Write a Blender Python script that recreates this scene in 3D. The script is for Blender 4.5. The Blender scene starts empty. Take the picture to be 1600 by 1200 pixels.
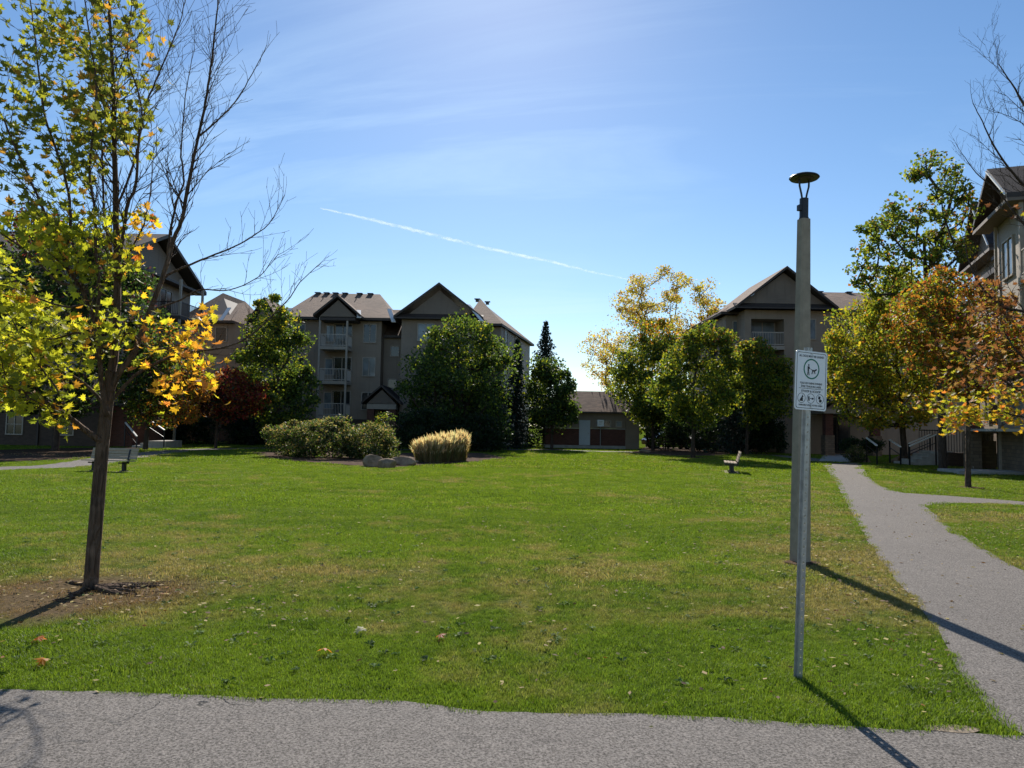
import bpy, math, random
import numpy as np
from mathutils import Vector, Matrix, Euler
random.seed(7); rng = np.random.default_rng(7)
sc = bpy.context.scene
col = sc.collection
R = math.radians
# ------------------------------------------------------------------ camera
CAM_H, F, W, H = 1.8, 1109.0, 1600.0, 1200.0
cam_d = bpy.data.cameras.new('camera'); cam = bpy.data.objects.new('camera', cam_d); col.objects.link(cam)
cam_d.sensor_width = 36.0; cam_d.lens = 36.0*F/W; cam_d.clip_end = 6000; cam_d.clip_start = .05
CM = Matrix.Translation((0, 0, CAM_H)) @ Matrix.Rotation(R(93.35), 4, 'X') @ Matrix.Rotation(R(1.0), 4, 'Z')
cam.matrix_world = CM
sc.camera = cam
R3 = CM.to_3x3()
# ------------------------------------------------------------------ sky, sun, exposure
SUN_EL, SUN_AZ = 37.0, -1.5          # azimuth in degrees east of +Y
world = bpy.data.worlds.new('World'); sc.world = world; world.use_nodes = True
def build_world():
    nt = world.node_tree; N = nt.nodes; L = nt.links; N.clear()
    out = N.new('ShaderNodeOutputWorld'); bg = N.new('ShaderNodeBackground')
    sky = N.new('ShaderNodeTexSky'); sky.sky_type = 'NISHITA'; sky.sun_disc = False
    sky.sun_elevation = R(SUN_EL); sky.sun_rotation = R(SUN_AZ)
    sky.air_density = 1.0; sky.dust_density = 0.15; sky.ozone_density = 2.2; sky.altitude = 100
    hs = N.new('ShaderNodeHueSaturation'); hs.inputs['Saturation'].default_value = 1.16; hs.inputs['Value'].default_value = 1.0
    L.new(sky.outputs[0], hs.inputs['Color'])
    # thin cirrus: noise on the sky direction flattened onto a plane overhead
    tc = N.new('ShaderNodeTexCoord'); sp = N.new('ShaderNodeSeparateXYZ'); L.new(tc.outputs['Generated'], sp.inputs[0])
    def m(op, a, b=None, c=None):
        n = N.new('ShaderNodeMath'); n.operation = op
        for i, v in enumerate((a, b, c)):
            if v is None: continue
            if isinstance(v, (int, float)): n.inputs[i].default_value = v
            else: L.new(v, n.inputs[i])
        return n.outputs[0]
    zc = m('ADD', m('MAXIMUM', sp.outputs[2], 0.0), 0.10)
    u = m('DIVIDE', sp.outputs[0], zc); v = m('DIVIDE', sp.outputs[1], zc)
    cb = N.new('ShaderNodeCombineXYZ')
    L.new(m('ADD', m('MULTIPLY', u, .42), m('MULTIPLY', v, .10)), cb.inputs[0])
    L.new(m('ADD', m('MULTIPLY', v, 1.9), m('MULTIPLY', u, .35)), cb.inputs[1])
    n1 = N.new('ShaderNodeTexNoise'); n1.inputs['Scale'].default_value = 1.15; n1.inputs['Detail'].default_value = 9
    n1.inputs['Roughness'].default_value = .62; n1.inputs['Distortion'].default_value = .7; L.new(cb.outputs[0], n1.inputs['Vector'])
    cb2 = N.new('ShaderNodeCombineXYZ'); L.new(m('MULTIPLY', u, .5), cb2.inputs[0]); L.new(m('MULTIPLY', v, .5), cb2.inputs[1]); cb2.inputs[2].default_value = 3.3
    n2 = N.new('ShaderNodeTexNoise'); n2.inputs['Scale'].default_value = 1.6; n2.inputs['Detail'].default_value = 3; L.new(cb2.outputs[0], n2.inputs['Vector'])
    mr = N.new('ShaderNodeMapRange'); mr.inputs[1].default_value = .47; mr.inputs[2].default_value = .74; L.new(n1.outputs[0], mr.inputs[0])
    mr2 = N.new('ShaderNodeMapRange'); mr2.inputs[1].default_value = .42; mr2.inputs[2].default_value = .60; L.new(n2.outputs[0], mr2.inputs[0])
    fac = m('MULTIPLY', m('MULTIPLY', mr.outputs[0], mr2.outputs[0]), .42)
    # faint extra white low on the horizon
    low = m('MULTIPLY', m('POWER', m('SUBTRACT', 1.0, m('MINIMUM', m('MAXIMUM', sp.outputs[2], 0.0), 1.0)), 9.0), .30)
    fac = m('MINIMUM', m('ADD', fac, low), .8)
    mx = N.new('ShaderNodeMix'); mx.data_type = 'RGBA'; L.new(fac, mx.inputs[0]); L.new(hs.outputs[0], mx.inputs[6])
    mx.inputs[7].default_value = (5.6, 7.6, 9.6, 1)
    L.new(mx.outputs[2], bg.inputs[0]); bg.inputs[1].default_value = 0.095
    L.new(bg.outputs[0], out.inputs[0])
build_world()
sd = bpy.data.lights.new('sun', 'SUN'); so = bpy.data.objects.new('sun', sd); col.objects.link(so)
sd.energy = 4.6; sd.angle = R(.53); sd.color = (1, .94, .85)
saz, sel = R(SUN_AZ), R(SUN_EL)
sdir = Vector((math.sin(saz)*math.cos(sel), math.cos(saz)*math.cos(sel), math.sin(sel)))
so.rotation_euler = sdir.to_track_quat('Z', 'Y').to_euler()
sc.view_settings.view_transform = 'Standard'; sc.view_settings.look = 'None'
sc.view_settings.exposure = 0.46; sc.view_settings.gamma = 1.0; sc.view_settings.use_curve_mapping = False
sc.cycles.max_bounces = 8; sc.cycles.transparent_max_bounces = 8
# ------------------------------------------------------------------ placing helpers
def ray(px, py):
    return R3 @ Vector(((px-W/2)/F, -(py-H/2)/F, -1.0))
def P(px, py, Y):
    d = ray(px, py); return Vector((0, 0, CAM_H)) + d*(Y/d.y)
def G(px, py, z=0.0):
    d = ray(px, py); return Vector((0, 0, CAM_H)) + d*((z-CAM_H)/d.z)
CMI = CM.inverted()
def proj(p):
    q = CMI @ Vector(p); return (W/2 + F*q.x/-q.z, H/2 - F*q.y/-q.z)
def projn(A):
    M = np.array(CMI); q = A @ M[:3, :3].T + M[:3, 3]
    return W/2 + F*q[:, 0]/-q[:, 2], H/2 - F*q[:, 1]/-q[:, 2]
# ------------------------------------------------------------------ object helpers
def tag(o, label=None, cat=None, group=None, kind=None):
    if label: o['label'] = label
    if cat: o['category'] = cat
    if group: o['group'] = group
    if kind: o['kind'] = kind
    return o
def empty(name, loc=(0, 0, 0), rz=0):
    o = bpy.data.objects.new(name, None); col.objects.link(o); o.location = loc; o.rotation_euler = (0, 0, rz)
    o.empty_display_size = .2; return o
def link(name, me, parent=None):
    o = bpy.data.objects.new(name, me); col.objects.link(o)
    if parent: o.parent = parent
    return o
def copy_tree(o, parent=None):
    c = o.copy(); col.objects.link(c); c.parent = parent
    for ch in list(o.children): copy_tree(ch, c)
    return c
class MB:
    def __init__(s): s.v = []; s.f = []; s.m = []
    def add(s, vs, fs, mi=0):
        n = len(s.v); s.v += [tuple(v) for v in vs]; s.f += [tuple(i+n for i in f) for f in fs]; s.m += [mi]*len(fs)
    def box(s, a, b, mi=0):
        x0, y0, z0 = a; x1, y1, z1 = b
        if x0 > x1: x0, x1 = x1, x0
        if y0 > y1: y0, y1 = y1, y0
        if z0 > z1: z0, z1 = z1, z0
        s.add([(x0,y0,z0),(x1,y0,z0),(x1,y1,z0),(x0,y1,z0),(x0,y0,z1),(x1,y0,z1),(x1,y1,z1),(x0,y1,z1)],
              [(0,3,2,1),(4,5,6,7),(0,1,5,4),(1,2,6,5),(2,3,7,6),(3,0,4,7)], mi)
    def prism(s, pts, vec, mi=0, side=None):      # polygon pts extruded by vec
        n = len(pts); q = [Vector(p)+Vector(vec) for p in pts]
        s.add(list(pts)+q, [tuple(range(n))], mi)
        b = len(s.v)-2*n; s.f.append(tuple(b+2*n-1-i for i in range(n))); s.m.append(side if side is not None else mi)
        for i in range(n):
            j = (i+1) % n; s.f.append((b+i, b+n+i, b+n+j, b+j)); s.m.append(side if side is not None else mi)
    def bar(s, a, b, w, h=None, mi=0):           # rectangular bar between two points
        a = Vector(a); b = Vector(b); h = h or w; d = (b-a).normalized()
        up = Vector((0, 0, 1)) if abs(d.z) < .95 else Vector((0, 1, 0))
        x = d.cross(up).normalized()*w/2; y = x.cross(d).normalized()*h/2
        s.add([a-x-y, a+x-y, a+x+y, a-x+y, b-x-y, b+x-y, b+x+y, b-x+y],
              [(0,3,2,1),(4,5,6,7),(0,1,5,4),(1,2,6,5),(2,3,7,6),(3,0,4,7)], mi)
    def tube(s, pts, rad, n=6, mi=0, cap=True):
        pts = [Vector(p) for p in pts]
        if not hasattr(rad, '__len__'): rad = [rad]*len(pts)
        base = len(s.v); ref = Vector((.13, 1, .07)).normalized()
        for i, p in enumerate(pts):
            d = (pts[min(i+1, len(pts)-1)]-pts[max(i-1, 0)])
            d = d.normalized() if d.length > 1e-9 else Vector((0, 0, 1))
            x = ref - d*ref.dot(d)
            if x.length < .05: x = Vector((1, 0, 0)) - d*d.x
            x.normalize(); y = d.cross(x); ref = x
            for k in range(n):
                a = 2*math.pi*k/n; s.v.append(tuple(p + (x*math.cos(a)+y*math.sin(a))*rad[i]))
        for i in range(len(pts)-1):
            for k in range(n):
                k2 = (k+1) % n
                s.f.append((base+i*n+k, base+i*n+k2, base+(i+1)*n+k2, base+(i+1)*n+k)); s.m.append(mi)
        if cap:
            s.f.append(tuple(base+n-1-k for k in range(n))); s.m.append(mi)
            e = base+(len(pts)-1)*n; s.f.append(tuple(e+k for k in range(n))); s.m.append(mi)
    def lathe(s, prof, n=20, c=(0, 0, 0), mi=0):
        base = len(s.v)
        for r, z in prof:
            for k in range(n):
                a = 2*math.pi*k/n; s.v.append((c[0]+r*math.cos(a), c[1]+r*math.sin(a), c[2]+z))
        for i in range(len(prof)-1):
            for k in range(n):
                k2 = (k+1) % n; s.f.append((base+i*n+k, base+i*n+k2, base+(i+1)*n+k2, base+(i+1)*n+k)); s.m.append(mi)
        s.f.append(tuple(base+n-1-k for k in range(n))); s.m.append(mi)
        e = base+(len(prof)-1)*n; s.f.append(tuple(e+k for k in range(n))); s.m.append(mi)
    def mesh(s, name, mats, smooth=False):
        me = bpy.data.meshes.new(name); me.from_pydata(s.v, [], s.f)
        for m in (mats if isinstance(mats, (list, tuple)) else [mats]): me.materials.append(m)
        me.polygons.foreach_set('material_index', s.m)
        if smooth: me.polygons.foreach_set('use_smooth', [True]*len(s.f))
        me.update(); return me
    def build(s, name, mats, parent=None, smooth=False):
        return link(name, s.mesh(name, mats, smooth), parent)
# ------------------------------------------------------------------ materials
class NT:
    def __init__(s, name):
        s.mat = bpy.data.materials.new(name); s.mat.use_nodes = True; s.t = s.mat.node_tree; s.N = s.t.nodes; s.L = s.t.links
        s.bsdf = s.N['Principled BSDF']; s.out = s.N['Material Output']
    def put(s, inp, v):
        if isinstance(v, (int, float)): inp.default_value = v
        elif isinstance(v, (tuple, list)): inp.default_value = tuple(v) + ((1,) if len(v) == 3 and len(inp.default_value) == 4 else ())
        else: s.L.new(v, inp)
    def m(s, op, a, b=None, c=None):
        n = s.N.new('ShaderNodeMath'); n.operation = op
        for i, v in enumerate((a, b, c)):
            if v is not None: s.put(n.inputs[i], v)
        return n.outputs[0]
    def pos(s): return s.N.new('ShaderNodeNewGeometry').outputs['Position']
    def objc(s): return s.N.new('ShaderNodeTexCoord').outputs['Object']
    def noise(s, vec, scale, detail=3, rough=.5, dist=0):
        n = s.N.new('ShaderNodeTexNoise'); s.L.new(vec, n.inputs['Vector']); n.inputs['Scale'].default_value = scale
        n.inputs['Detail'].default_value = detail; n.inputs['Roughness'].default_value = rough; n.inputs['Distortion'].default_value = dist
        return n.outputs[0]
    def vor(s, vec, scale, feat='F1', out=0, rand=1.0):
        n = s.N.new('ShaderNodeTexVoronoi'); n.feature = feat; s.L.new(vec, n.inputs['Vector']); n.inputs['Scale'].default_value = scale
        n.inputs['Randomness'].default_value = rand
        return n.outputs[out]
    def rng(s, v, a, b, c=0, d=1):
        n = s.N.new('ShaderNodeMapRange'); s.put(n.inputs[0], v); n.inputs[1].default_value = a; n.inputs[2].default_value = b
        n.inputs[3].default_value = c; n.inputs[4].default_value = d; return n.outputs[0]
    def mix(s, f, a, b, mode='MIX'):
        n = s.N.new('ShaderNodeMix'); n.data_type = 'RGBA'; n.blend_type = mode; s.put(n.inputs[0], f); s.put(n.inputs[6], a); s.put(n.inputs[7], b)
        return n.outputs[2]
    def scalev(s, vec, v):
        n = s.N.new('ShaderNodeVectorMath'); n.operation = 'MULTIPLY'; s.L.new(vec, n.inputs[0]); n.inputs[1].default_value = v; return n.outputs[0]
    def bump(s, h, strength=.5, dist=.01):
        n = s.N.new('ShaderNodeBump'); s.L.new(h, n.inputs['Height']); n.inputs['Strength'].default_value = strength; n.inputs['Distance'].default_value = dist
        s.L.new(n.outputs[0], s.bsdf.inputs['Normal'])
    def fin(s, colr=None, rough=.8, metal=0, spec=.4):
        if colr is not None: s.put(s.bsdf.inputs['Base Color'], colr)
        s.put(s.bsdf.inputs['Roughness'], rough); s.bsdf.inputs['Metallic'].default_value = metal
        s.bsdf.inputs['Specular IOR Level'].default_value = spec
        return s.mat
def plain(name, c, rough=.7, metal=0, spec=.4, var=.25, scale=6, bump=.0):
    n = NT(name); p = n.objc()
    f = n.noise(p, scale, 5, .6); d = tuple(x*(1-var) for x in c); e = tuple(min(1, x*(1+var)) for x in c)
    cc = n.mix(n.rng(f, .3, .7), d, e)
    if bump: n.bump(n.noise(p, scale*4, 4), bump, .01)
    return n.fin(cc, rough, metal, spec)
def siding(name, c, pitch=.115):
    n = NT(name); p = n.objc(); sp = n.N.new('ShaderNodeSeparateXYZ'); n.L.new(p, sp.inputs[0])
    fr = n.m('FRACT', n.m('DIVIDE', sp.outputs[2], pitch))
    h = n.m('SUBTRACT', 1.0, fr)
    f = n.noise(p, .6, 5, .6); cc = n.mix(n.rng(f, .3, .7), tuple(x*.86 for x in c), tuple(x*1.1 for x in c))
    cc = n.mix(n.rng(n.noise(n.scalev(p, (3, 3, .25)), 1.4, 4), .55, .8), cc, tuple(x*.72 for x in c))
    n.bump(h, .9, .02)
    return n.fin(cc, .6, 0, .3)
def shingles(name, c):
    n = NT(name); p = n.objc(); sp = n.N.new('ShaderNodeSeparateXYZ'); n.L.new(p, sp.inputs[0])
    row = n.m('DIVIDE', sp.outputs[2], .085); fr = n.m('FRACT', row)
    cb = n.N.new('ShaderNodeCombineXYZ'); n.L.new(n.m('ADD', n.m('MULTIPLY', sp.outputs[0], 3.2), n.m('MULTIPLY', sp.outputs[1], 3.2)), cb.inputs[0])
    n.L.new(n.m('FLOOR', row), cb.inputs[1])
    w = n.N.new('ShaderNodeTexWhiteNoise'); w.noise_dimensions = '2D'
    sn = n.N.new('ShaderNodeVectorMath'); sn.operation = 'FLOOR'; n.L.new(cb.outputs[0], sn.inputs[0]); n.L.new(sn.outputs[0], w.inputs['Vector'])
    cc = n.mix(w.outputs[0], tuple(x*.62 for x in c), tuple(x*1.3 for x in c))
    cc = n.mix(n.rng(n.noise(p, .35, 4), .4, .75), cc, tuple(x*.7 for x in c))
    n.bump(n.m('ADD', n.m('SUBTRACT', 1.0, fr), n.m('MULTIPLY', n.noise(p, 60, 2), .5)), .8, .02)
    return n.fin(cc, .9, 0, .25)
def brickmat(name, c, mortar, bw=.24, bh=.09):
    n = NT(name); p = n.objc(); sp = n.N.new('ShaderNodeSeparateXYZ'); n.L.new(p, sp.inputs[0])
    cb = n.N.new('ShaderNodeCombineXYZ'); n.L.new(n.m('ADD', sp.outputs[0], sp.outputs[1]), cb.inputs[0]); n.L.new(sp.outputs[2], cb.inputs[1])
    b = n.N.new('ShaderNodeTexBrick'); n.L.new(cb.outputs[0], b.inputs['Vector']); b.inputs['Scale'].default_value = 1.0
    b.inputs['Brick Width'].default_value = bw; b.inputs['Row Height'].default_value = bh; b.inputs['Mortar Size'].default_value = .008
    b.inputs['Color1'].default_value = tuple(x*.75 for x in c)+(1,); b.inputs['Color2'].default_value = tuple(min(1, x*1.25) for x in c)+(1,)
    b.inputs['Mortar'].default_value = tuple(mortar)+(1,)
    cc = n.mix(.25, b.outputs[0], n.mix(n.noise(p, 3, 5), tuple(x*.5 for x in c), tuple(x*1.3 for x in c)))
    n.bump(n.m('SUBTRACT', 1.0, b.outputs[1]), .6, .01)
    return n.fin(cc, .85, 0, .3)
def glassy(name, c, rough=.06):
    n = NT(name); p = n.objc()
    cc = n.mix(n.rng(n.noise(p, .9, 2), .4, .6), tuple(x*.5 for x in c), c)
    return n.fin(cc, rough, 0, .6)
def leafmat(name, trans=.5, tboost=2.2, rough=.55):
    n = NT(name); at = n.N.new('ShaderNodeAttribute'); at.attribute_name = 'tint'
    c = at.outputs['Color']; n.fin(c, rough, 0, .35)
    tr = n.N.new('ShaderNodeBsdfTranslucent'); mm = n.mix(1.0, c, (tboost, tboost*1.0, tboost*.55), 'MULTIPLY'); n.L.new(mm, tr.inputs[0])
    mx = n.N.new('ShaderNodeMixShader'); mx.inputs[0].default_value = trans
    n.L.new(n.bsdf.outputs[0], mx.inputs[1]); n.L.new(tr.outputs[0], mx.inputs[2]); n.L.new(mx.outputs[0], n.out.inputs[0])
    return n.mat
def bark(name, c, sc_=14):
    n = NT(name); p = n.pos(); q = n.scalev(p, (1, 1, .22))
    a = n.noise(q, sc_, 6, .7, .4); v = n.vor(q, sc_*1.3, 'DISTANCE_TO_EDGE')
    cc = n.mix(n.rng(a, .3, .7), tuple(x*.5 for x in c), tuple(x*1.35 for x in c))
    cc = n.mix(n.rng(n.noise(p, 5, 4), .58, .75), cc, tuple(x*1.7 for x in c))
    n.bump(n.m('ADD', a, n.m('MULTIPLY', n.rng(v, 0, .25), .9)), 1.0, .03)
    return n.fin(cc, .9, 0, .2)
# lawn colour, shared by the soil sheet and the blades: dry patches where the ground is worn
TREE_XY = G(141, 921)
def lawn_colour(n, blades):
    p = n.pos(); sp = n.N.new('ShaderNodeSeparateXYZ'); n.L.new(p, sp.inputs[0]); X, Y = sp.outputs[0], sp.outputs[1]
    fl = n.scalev(p, (1, 1, 0))
    big = n.noise(fl, .30, 4, .55); mid = n.noise(fl, 1.3, 5, .6); fine = n.noise(fl, 9, 4, .6)
    band = n.m('MULTIPLY', n.rng(Y, 5.9, 6.9), n.rng(Y, 12.5, 8.6))
    rightdry = n.m('MULTIPLY', n.rng(X, 2.5, 6.0), n.rng(Y, 30, 12))
    dry = n.m('ADD', n.m('MULTIPLY', band, .27), n.m('MULTIPLY', rightdry, .20))
    dry = n.m('ADD', dry, n.m('MULTIPLY', n.m('SUBTRACT', big, .5), 1.5))
    dry = n.m('ADD', dry, n.m('MULTIPLY', n.m('SUBTRACT', mid, .5), 1.5))
    dry = n.rng(dry, .08, .46)
    vd = n.N.new('ShaderNodeVectorMath'); vd.operation = 'DISTANCE'; n.L.new(n.scalev(p, (.75, 1, 0)), vd.inputs[0]); vd.inputs[1].default_value = (TREE_XY.x*.75-.05, TREE_XY.y-.25, 0)
    bare = n.rng(n.m('ADD', vd.outputs['Value'], n.m('MULTIPLY', n.m('SUBTRACT', mid, .5), 1.3)), 1.15, .62)
    # mowing lanes
    lane = n.m('SINE', n.m('ADD', n.m('MULTIPLY', Y, 1.15), n.m('ADD', n.m('MULTIPLY', X, .18), n.m('MULTIPLY', big, 5.0))))
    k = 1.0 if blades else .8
    g1 = n.mix(n.rng(n.m('ADD', mid, n.m('MULTIPLY', lane, .09)), .35, .65), (.052*k, .098*k, .012*k), (.118*k, .182*k, .015*k))
    g2 = n.mix(n.rng(fine, .35, .65), g1, (.135*k, .200*k, .026*k))
    straw = n.mix(n.rng(fine, .35, .6), (.145*k, .125*k, .045*k), (.29*k, .235*k, .12*k))
    g2 = n.mix(n.m('MULTIPLY', n.rng(Y, 9, 26), .55), g2, n.mix(n.rng(mid, .35, .65), (.105*k, .165*k, .012*k), (.165*k, .225*k, .014*k)))
    c = n.mix(n.m('MULTIPLY', dry, .85), g2, straw)
    c = n.mix(bare, c, (.17, .12, .075))
    return c, bare, fine
def mat_lawn():
    n = NT('lawn_soil'); c, bare, fine = lawn_colour(n, False)
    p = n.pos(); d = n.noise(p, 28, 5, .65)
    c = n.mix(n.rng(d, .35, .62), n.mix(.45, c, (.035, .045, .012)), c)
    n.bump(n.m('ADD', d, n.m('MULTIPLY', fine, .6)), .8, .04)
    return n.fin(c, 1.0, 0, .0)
def mat_blade():
    n = NT('grass_blade'); c, bare, fine = lawn_colour(n, True)
    at = n.N.new('ShaderNodeAttribute'); at.attribute_name = 'tint'
    c = n.mix(1.0, c, at.outputs['Color'], 'MULTIPLY'); n.fin(c, .5, 0, .35)
    tr = n.N.new('ShaderNodeBsdfTranslucent'); n.L.new(n.mix(1.0, c, (1.7, 1.7, 1.0), 'MULTIPLY'), tr.inputs[0])
    mx = n.N.new('ShaderNodeMixShader'); mx.inputs[0].default_value = .5
    n.L.new(n.bsdf.outputs[0], mx.inputs[1]); n.L.new(tr.outputs[0], mx.inputs[2]); n.L.new(mx.outputs[0], n.out.inputs[0])
    return n.mat
def mat_asphalt():
    n = NT('asphalt'); p = n.pos()
    big = n.noise(p, .5, 4, .6); sp = n.noise(p, 60, 4, .75); st = n.vor(p, 150, 'F1', 1)
    stones = n.N.new('ShaderNodeSeparateColor'); n.L.new(st, stones.inputs[0])
    c = n.mix(n.rng(big, .3, .7), (.158, .130, .108), (.215, .181, .152))
    c = n.mix(n.rng(sp, .40, .60), n.mix(.8, c, (.03, .026, .022)), n.mix(.32, c, (.5, .46, .42)))
    c = n.mix(n.rng(n.noise(p, 7, 4, .7), .35, .65), n.mix(.28, c, (.06, .055, .05)), c)
    c = n.mix(n.m('MULTIPLY', n.rng(stones.outputs[0], .70, 1.0), .55), c, (.36, .32, .28))
    w = n.N.new('ShaderNodeVectorMath'); w.operation = 'ADD'; n.L.new(p, w.inputs[0])
    nz = n.N.new('ShaderNodeTexNoise'); nz.inputs['Scale'].default_value = 2.5; nz.inputs['Detail'].default_value = 4; n.L.new(p, nz.inputs['Vector'])
    s2 = n.N.new('ShaderNodeVectorMath'); s2.operation = 'SCALE'; n.L.new(nz.outputs['Color'], s2.inputs[0]); s2.inputs['Scale'].default_value = .6; n.L.new(s2.outputs[0], w.inputs[1])
    ed = n.vor(w.outputs[0], .75, 'DISTANCE_TO_EDGE')
    crack = n.m('MULTIPLY', n.rng(ed, .009, .001), n.rng(n.noise(p, .8, 3), .56, .68))
    c = n.mix(n.m('MULTIPLY', crack, .8), c, (.03, .028, .025))
    stain = n.rng(n.noise(n.scalev(p, (1, 2.2, 1)), 1.7, 5), .66, .74)
    c = n.mix(n.m('MULTIPLY', stain, .5), c, (.05, .045, .04))
    n.bump(n.m('SUBTRACT', n.m('ADD', sp, n.m('MULTIPLY', stones.outputs[0], .5)), n.m('MULTIPLY', crack, 2.0)), .9, .008)
    return n.fin(c, .85, 0, .3)
M = {}
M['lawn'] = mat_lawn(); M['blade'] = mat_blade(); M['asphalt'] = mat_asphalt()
M['soil'] = plain('bed_soil', (.085, .052, .034), .97, spec=.05, var=.5, scale=5, bump=.8)
M['concrete'] = plain('concrete', (.40, .37, .33), .85, var=.2, scale=3, bump=.4)
M['pole'] = plain('pole_concrete', (.31, .255, .195), .85, spec=.15, var=.14, scale=9, bump=.35)
M['stone'] = plain('boulder_stone', (.26, .185, .125), .95, spec=.1, var=.45, scale=3, bump=.9)
M['siding'] = siding('tan_siding', (.285, .215, .155))
M['siding2'] = siding('grey_siding', (.29, .226, .17))
M['sidingw'] = siding('pale_siding', (.33, .28, .225))
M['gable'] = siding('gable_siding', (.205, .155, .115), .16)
M['shingle'] = shingles('brown_shingles', (.175, .108, .074))
M['shingled'] = shingles('dark_shingles', (.050, .036, .032))
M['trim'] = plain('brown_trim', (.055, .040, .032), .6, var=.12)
M['beige'] = plain('beige_trim', (.36, .30, .24), .55, var=.1)
M['white'] = plain('white_paint', (.78, .76, .72), .5, var=.06)
M['rail'] = plain('rail_paint', (.48, .42, .36), .5, var=.08)
M['brick'] = brickmat('red_brick', (.13, .050, .034), (.12, .09, .08))
M['block'] = brickmat('tan_block', (.20, .145, .10), (.08, .06, .05), .42, .15)
M['bbrick'] = brickmat('brown_brick', (.085, .055, .040), (.07, .06, .05))
M['glass'] = glassy('window_glass', (.022, .026, .03), .12)
M['curtain'] = glassy('curtained_glass', (.20, .23, .25), .15)
M['black'] = plain('black_metal', (.018, .018, .02), .4, .3, .5, var=.1)
M['steel'] = plain('galvanised_steel', (.42, .41, .39), .42, .55, .5, var=.2, scale=20)
M['door'] = plain('pale_door', (.50, .52, .54), .5, var=.05)
M['green'] = plain('sign_green', (.0, .16, .09), .5, var=.03)
M['ink'] = plain('sign_black', (.012, .012, .014), .5, var=.03)
M['signwhite'] = plain('sign_white', (.80, .80, .79), .35, var=.03)
M['benchslat'] = plain('bench_slat', (.37, .29, .21), .8, spec=.1, var=.15, scale=10)
M['leaf'] = leafmat('tree_leaf', .52, 2.5)
M['nleaf'] = leafmat('maple_leaf', .55, 2.0)
M['litter'] = leafmat('leaf_litter', .2, 1.2, .8)
M['needle'] = leafmat('conifer_needle', .15, 1.2, .7)
M['bark'] = bark('maple_bark', (.125, .080, .054))
M['barkd'] = bark('dark_bark', (.085, .060, .045))
# ------------------------------------------------------------------ ground and paths
def smoothnoise(x, s=0):
    return math.sin(x*1.7+s)*.5 + math.sin(x*4.3+s*2.1)*.3 + math.sin(x*11.1+s*.7)*.2
def dense(pts, step=.25, amp=.04, s=0, closed=False):
    out = []; acc = 0
    n = len(pts)
    for i in range(n if closed else n-1):
        a, b = Vector(pts[i][:2]), Vector(pts[(i+1) % n][:2]); L_ = (b-a).length; k = max(1, int(L_/step)); d = (b-a)/max(L_, 1e-6); nn = Vector((-d.y, d.x))
        for j in range(k):
            q = a + (b-a)*j/k; acc += L_/k; q += nn*amp*smoothnoise(acc*2.2, s); out.append(q)
    if not closed: out.append(Vector(pts[-1][:2]))
    return out
def spline(pts, k=6):
    out = []; n = len(pts)
    for i in range(n-1):
        p0, p1, p2, p3 = pts[max(i-1, 0)], pts[i], pts[i+1], pts[min(i+2, n-1)]
        for j in range(k):
            t = j/k
            out.append(.5*((2*p1)+(p2-p0)*t+(2*p0-5*p1+4*p2-p3)*t*t+(3*p1-p0-3*p2+p3)*t**3))
    out.append(pts[-1]); return out
SHEETS = []
def sheet(name, poly, z, mat, label=None):
    bm_v = [(p[0], p[1], z) for p in poly]
    import bmesh
    b = bmesh.new(); vs = [b.verts.new(v) for v in bm_v]; f = b.faces.new(vs)
    bmesh.ops.triangulate(b, faces=[f]); 
    for f in b.faces:
        if f.normal.z < 0: f.normal_flip()
    me = bpy.data.meshes.new(name); b.to_mesh(me); b.free(); me.materials.append(mat)
    o = link(name, me); tag(o, label=label, kind='structure'); SHEETS.append(np.array([(p[0], p[1]) for p in poly])); return o
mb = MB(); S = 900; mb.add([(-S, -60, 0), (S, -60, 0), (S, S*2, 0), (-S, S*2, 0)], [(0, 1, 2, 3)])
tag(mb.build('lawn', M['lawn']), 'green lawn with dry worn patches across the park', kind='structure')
g2 = lambda L_: [G(*p).to_2d() for p in L_]
front = dense(g2([(-500, 1050), (0, 1077), (150, 1081), (300, 1087), (500, 1093), (600, 1095), (690, 1104), (760, 1112), (1000, 1117), (1200, 1126), (1420, 1142), (1540, 1149), (1610, 1150)]), .12, .022, 1)
rp_left = dense(spline(g2([(1610, 1152), (1560, 1128), (1520, 1085), (1485, 1022), (1448, 962), (1400, 905), (1366, 860), (1330, 800), (1303, 750), (1285, 725)])), .2, .03, 2)
rp_right = dense(spline(g2([(1345, 722), (1352, 737), (1372, 757), (1410, 770)])), .2, .03, 3)
br_top = dense(spline(g2([(1410, 770), (1470, 774), (1540, 779), (1600, 784), (1800, 800)])), .3, .05, 4)
br_bot = dense(spline(g2([(1850, 815), (1600, 790), (1520, 786), (1460, 788), (1448, 793)])), .3, .05, 5)
rp_r2 = dense(spline(g2([(1448, 793), (1490, 828), (1550, 866), (1600, 893), (1750, 975), (2100, 1150)])), .2, .03, 6)
path_poly = [Vector((-12, -4))] + front + rp_left[1:] + rp_right + br_top[1:] + br_bot + rp_r2[1:] + [Vector((12, 1)), Vector((12, -4))]
sheet('path', path_poly, .004, M['asphalt'], 'worn grey asphalt footpath along the lawn')
def strip(center, w, s=0, amp=.05):
    c = spline([Vector(p) for p in center], 5); Lf, Rt = [], []
    for i, p in enumerate(c):
        d = (c[min(i+1, len(c)-1)]-c[max(i-1, 0)]).normalized(); nn = Vector((-d.y, d.x))
        Lf.append(p+nn*(w/2+amp*smoothnoise(i*.7, s))); Rt.append(p-nn*(w/2+amp*smoothnoise(i*.7, s+3)))
    return Lf + Rt[::-1]
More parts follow.
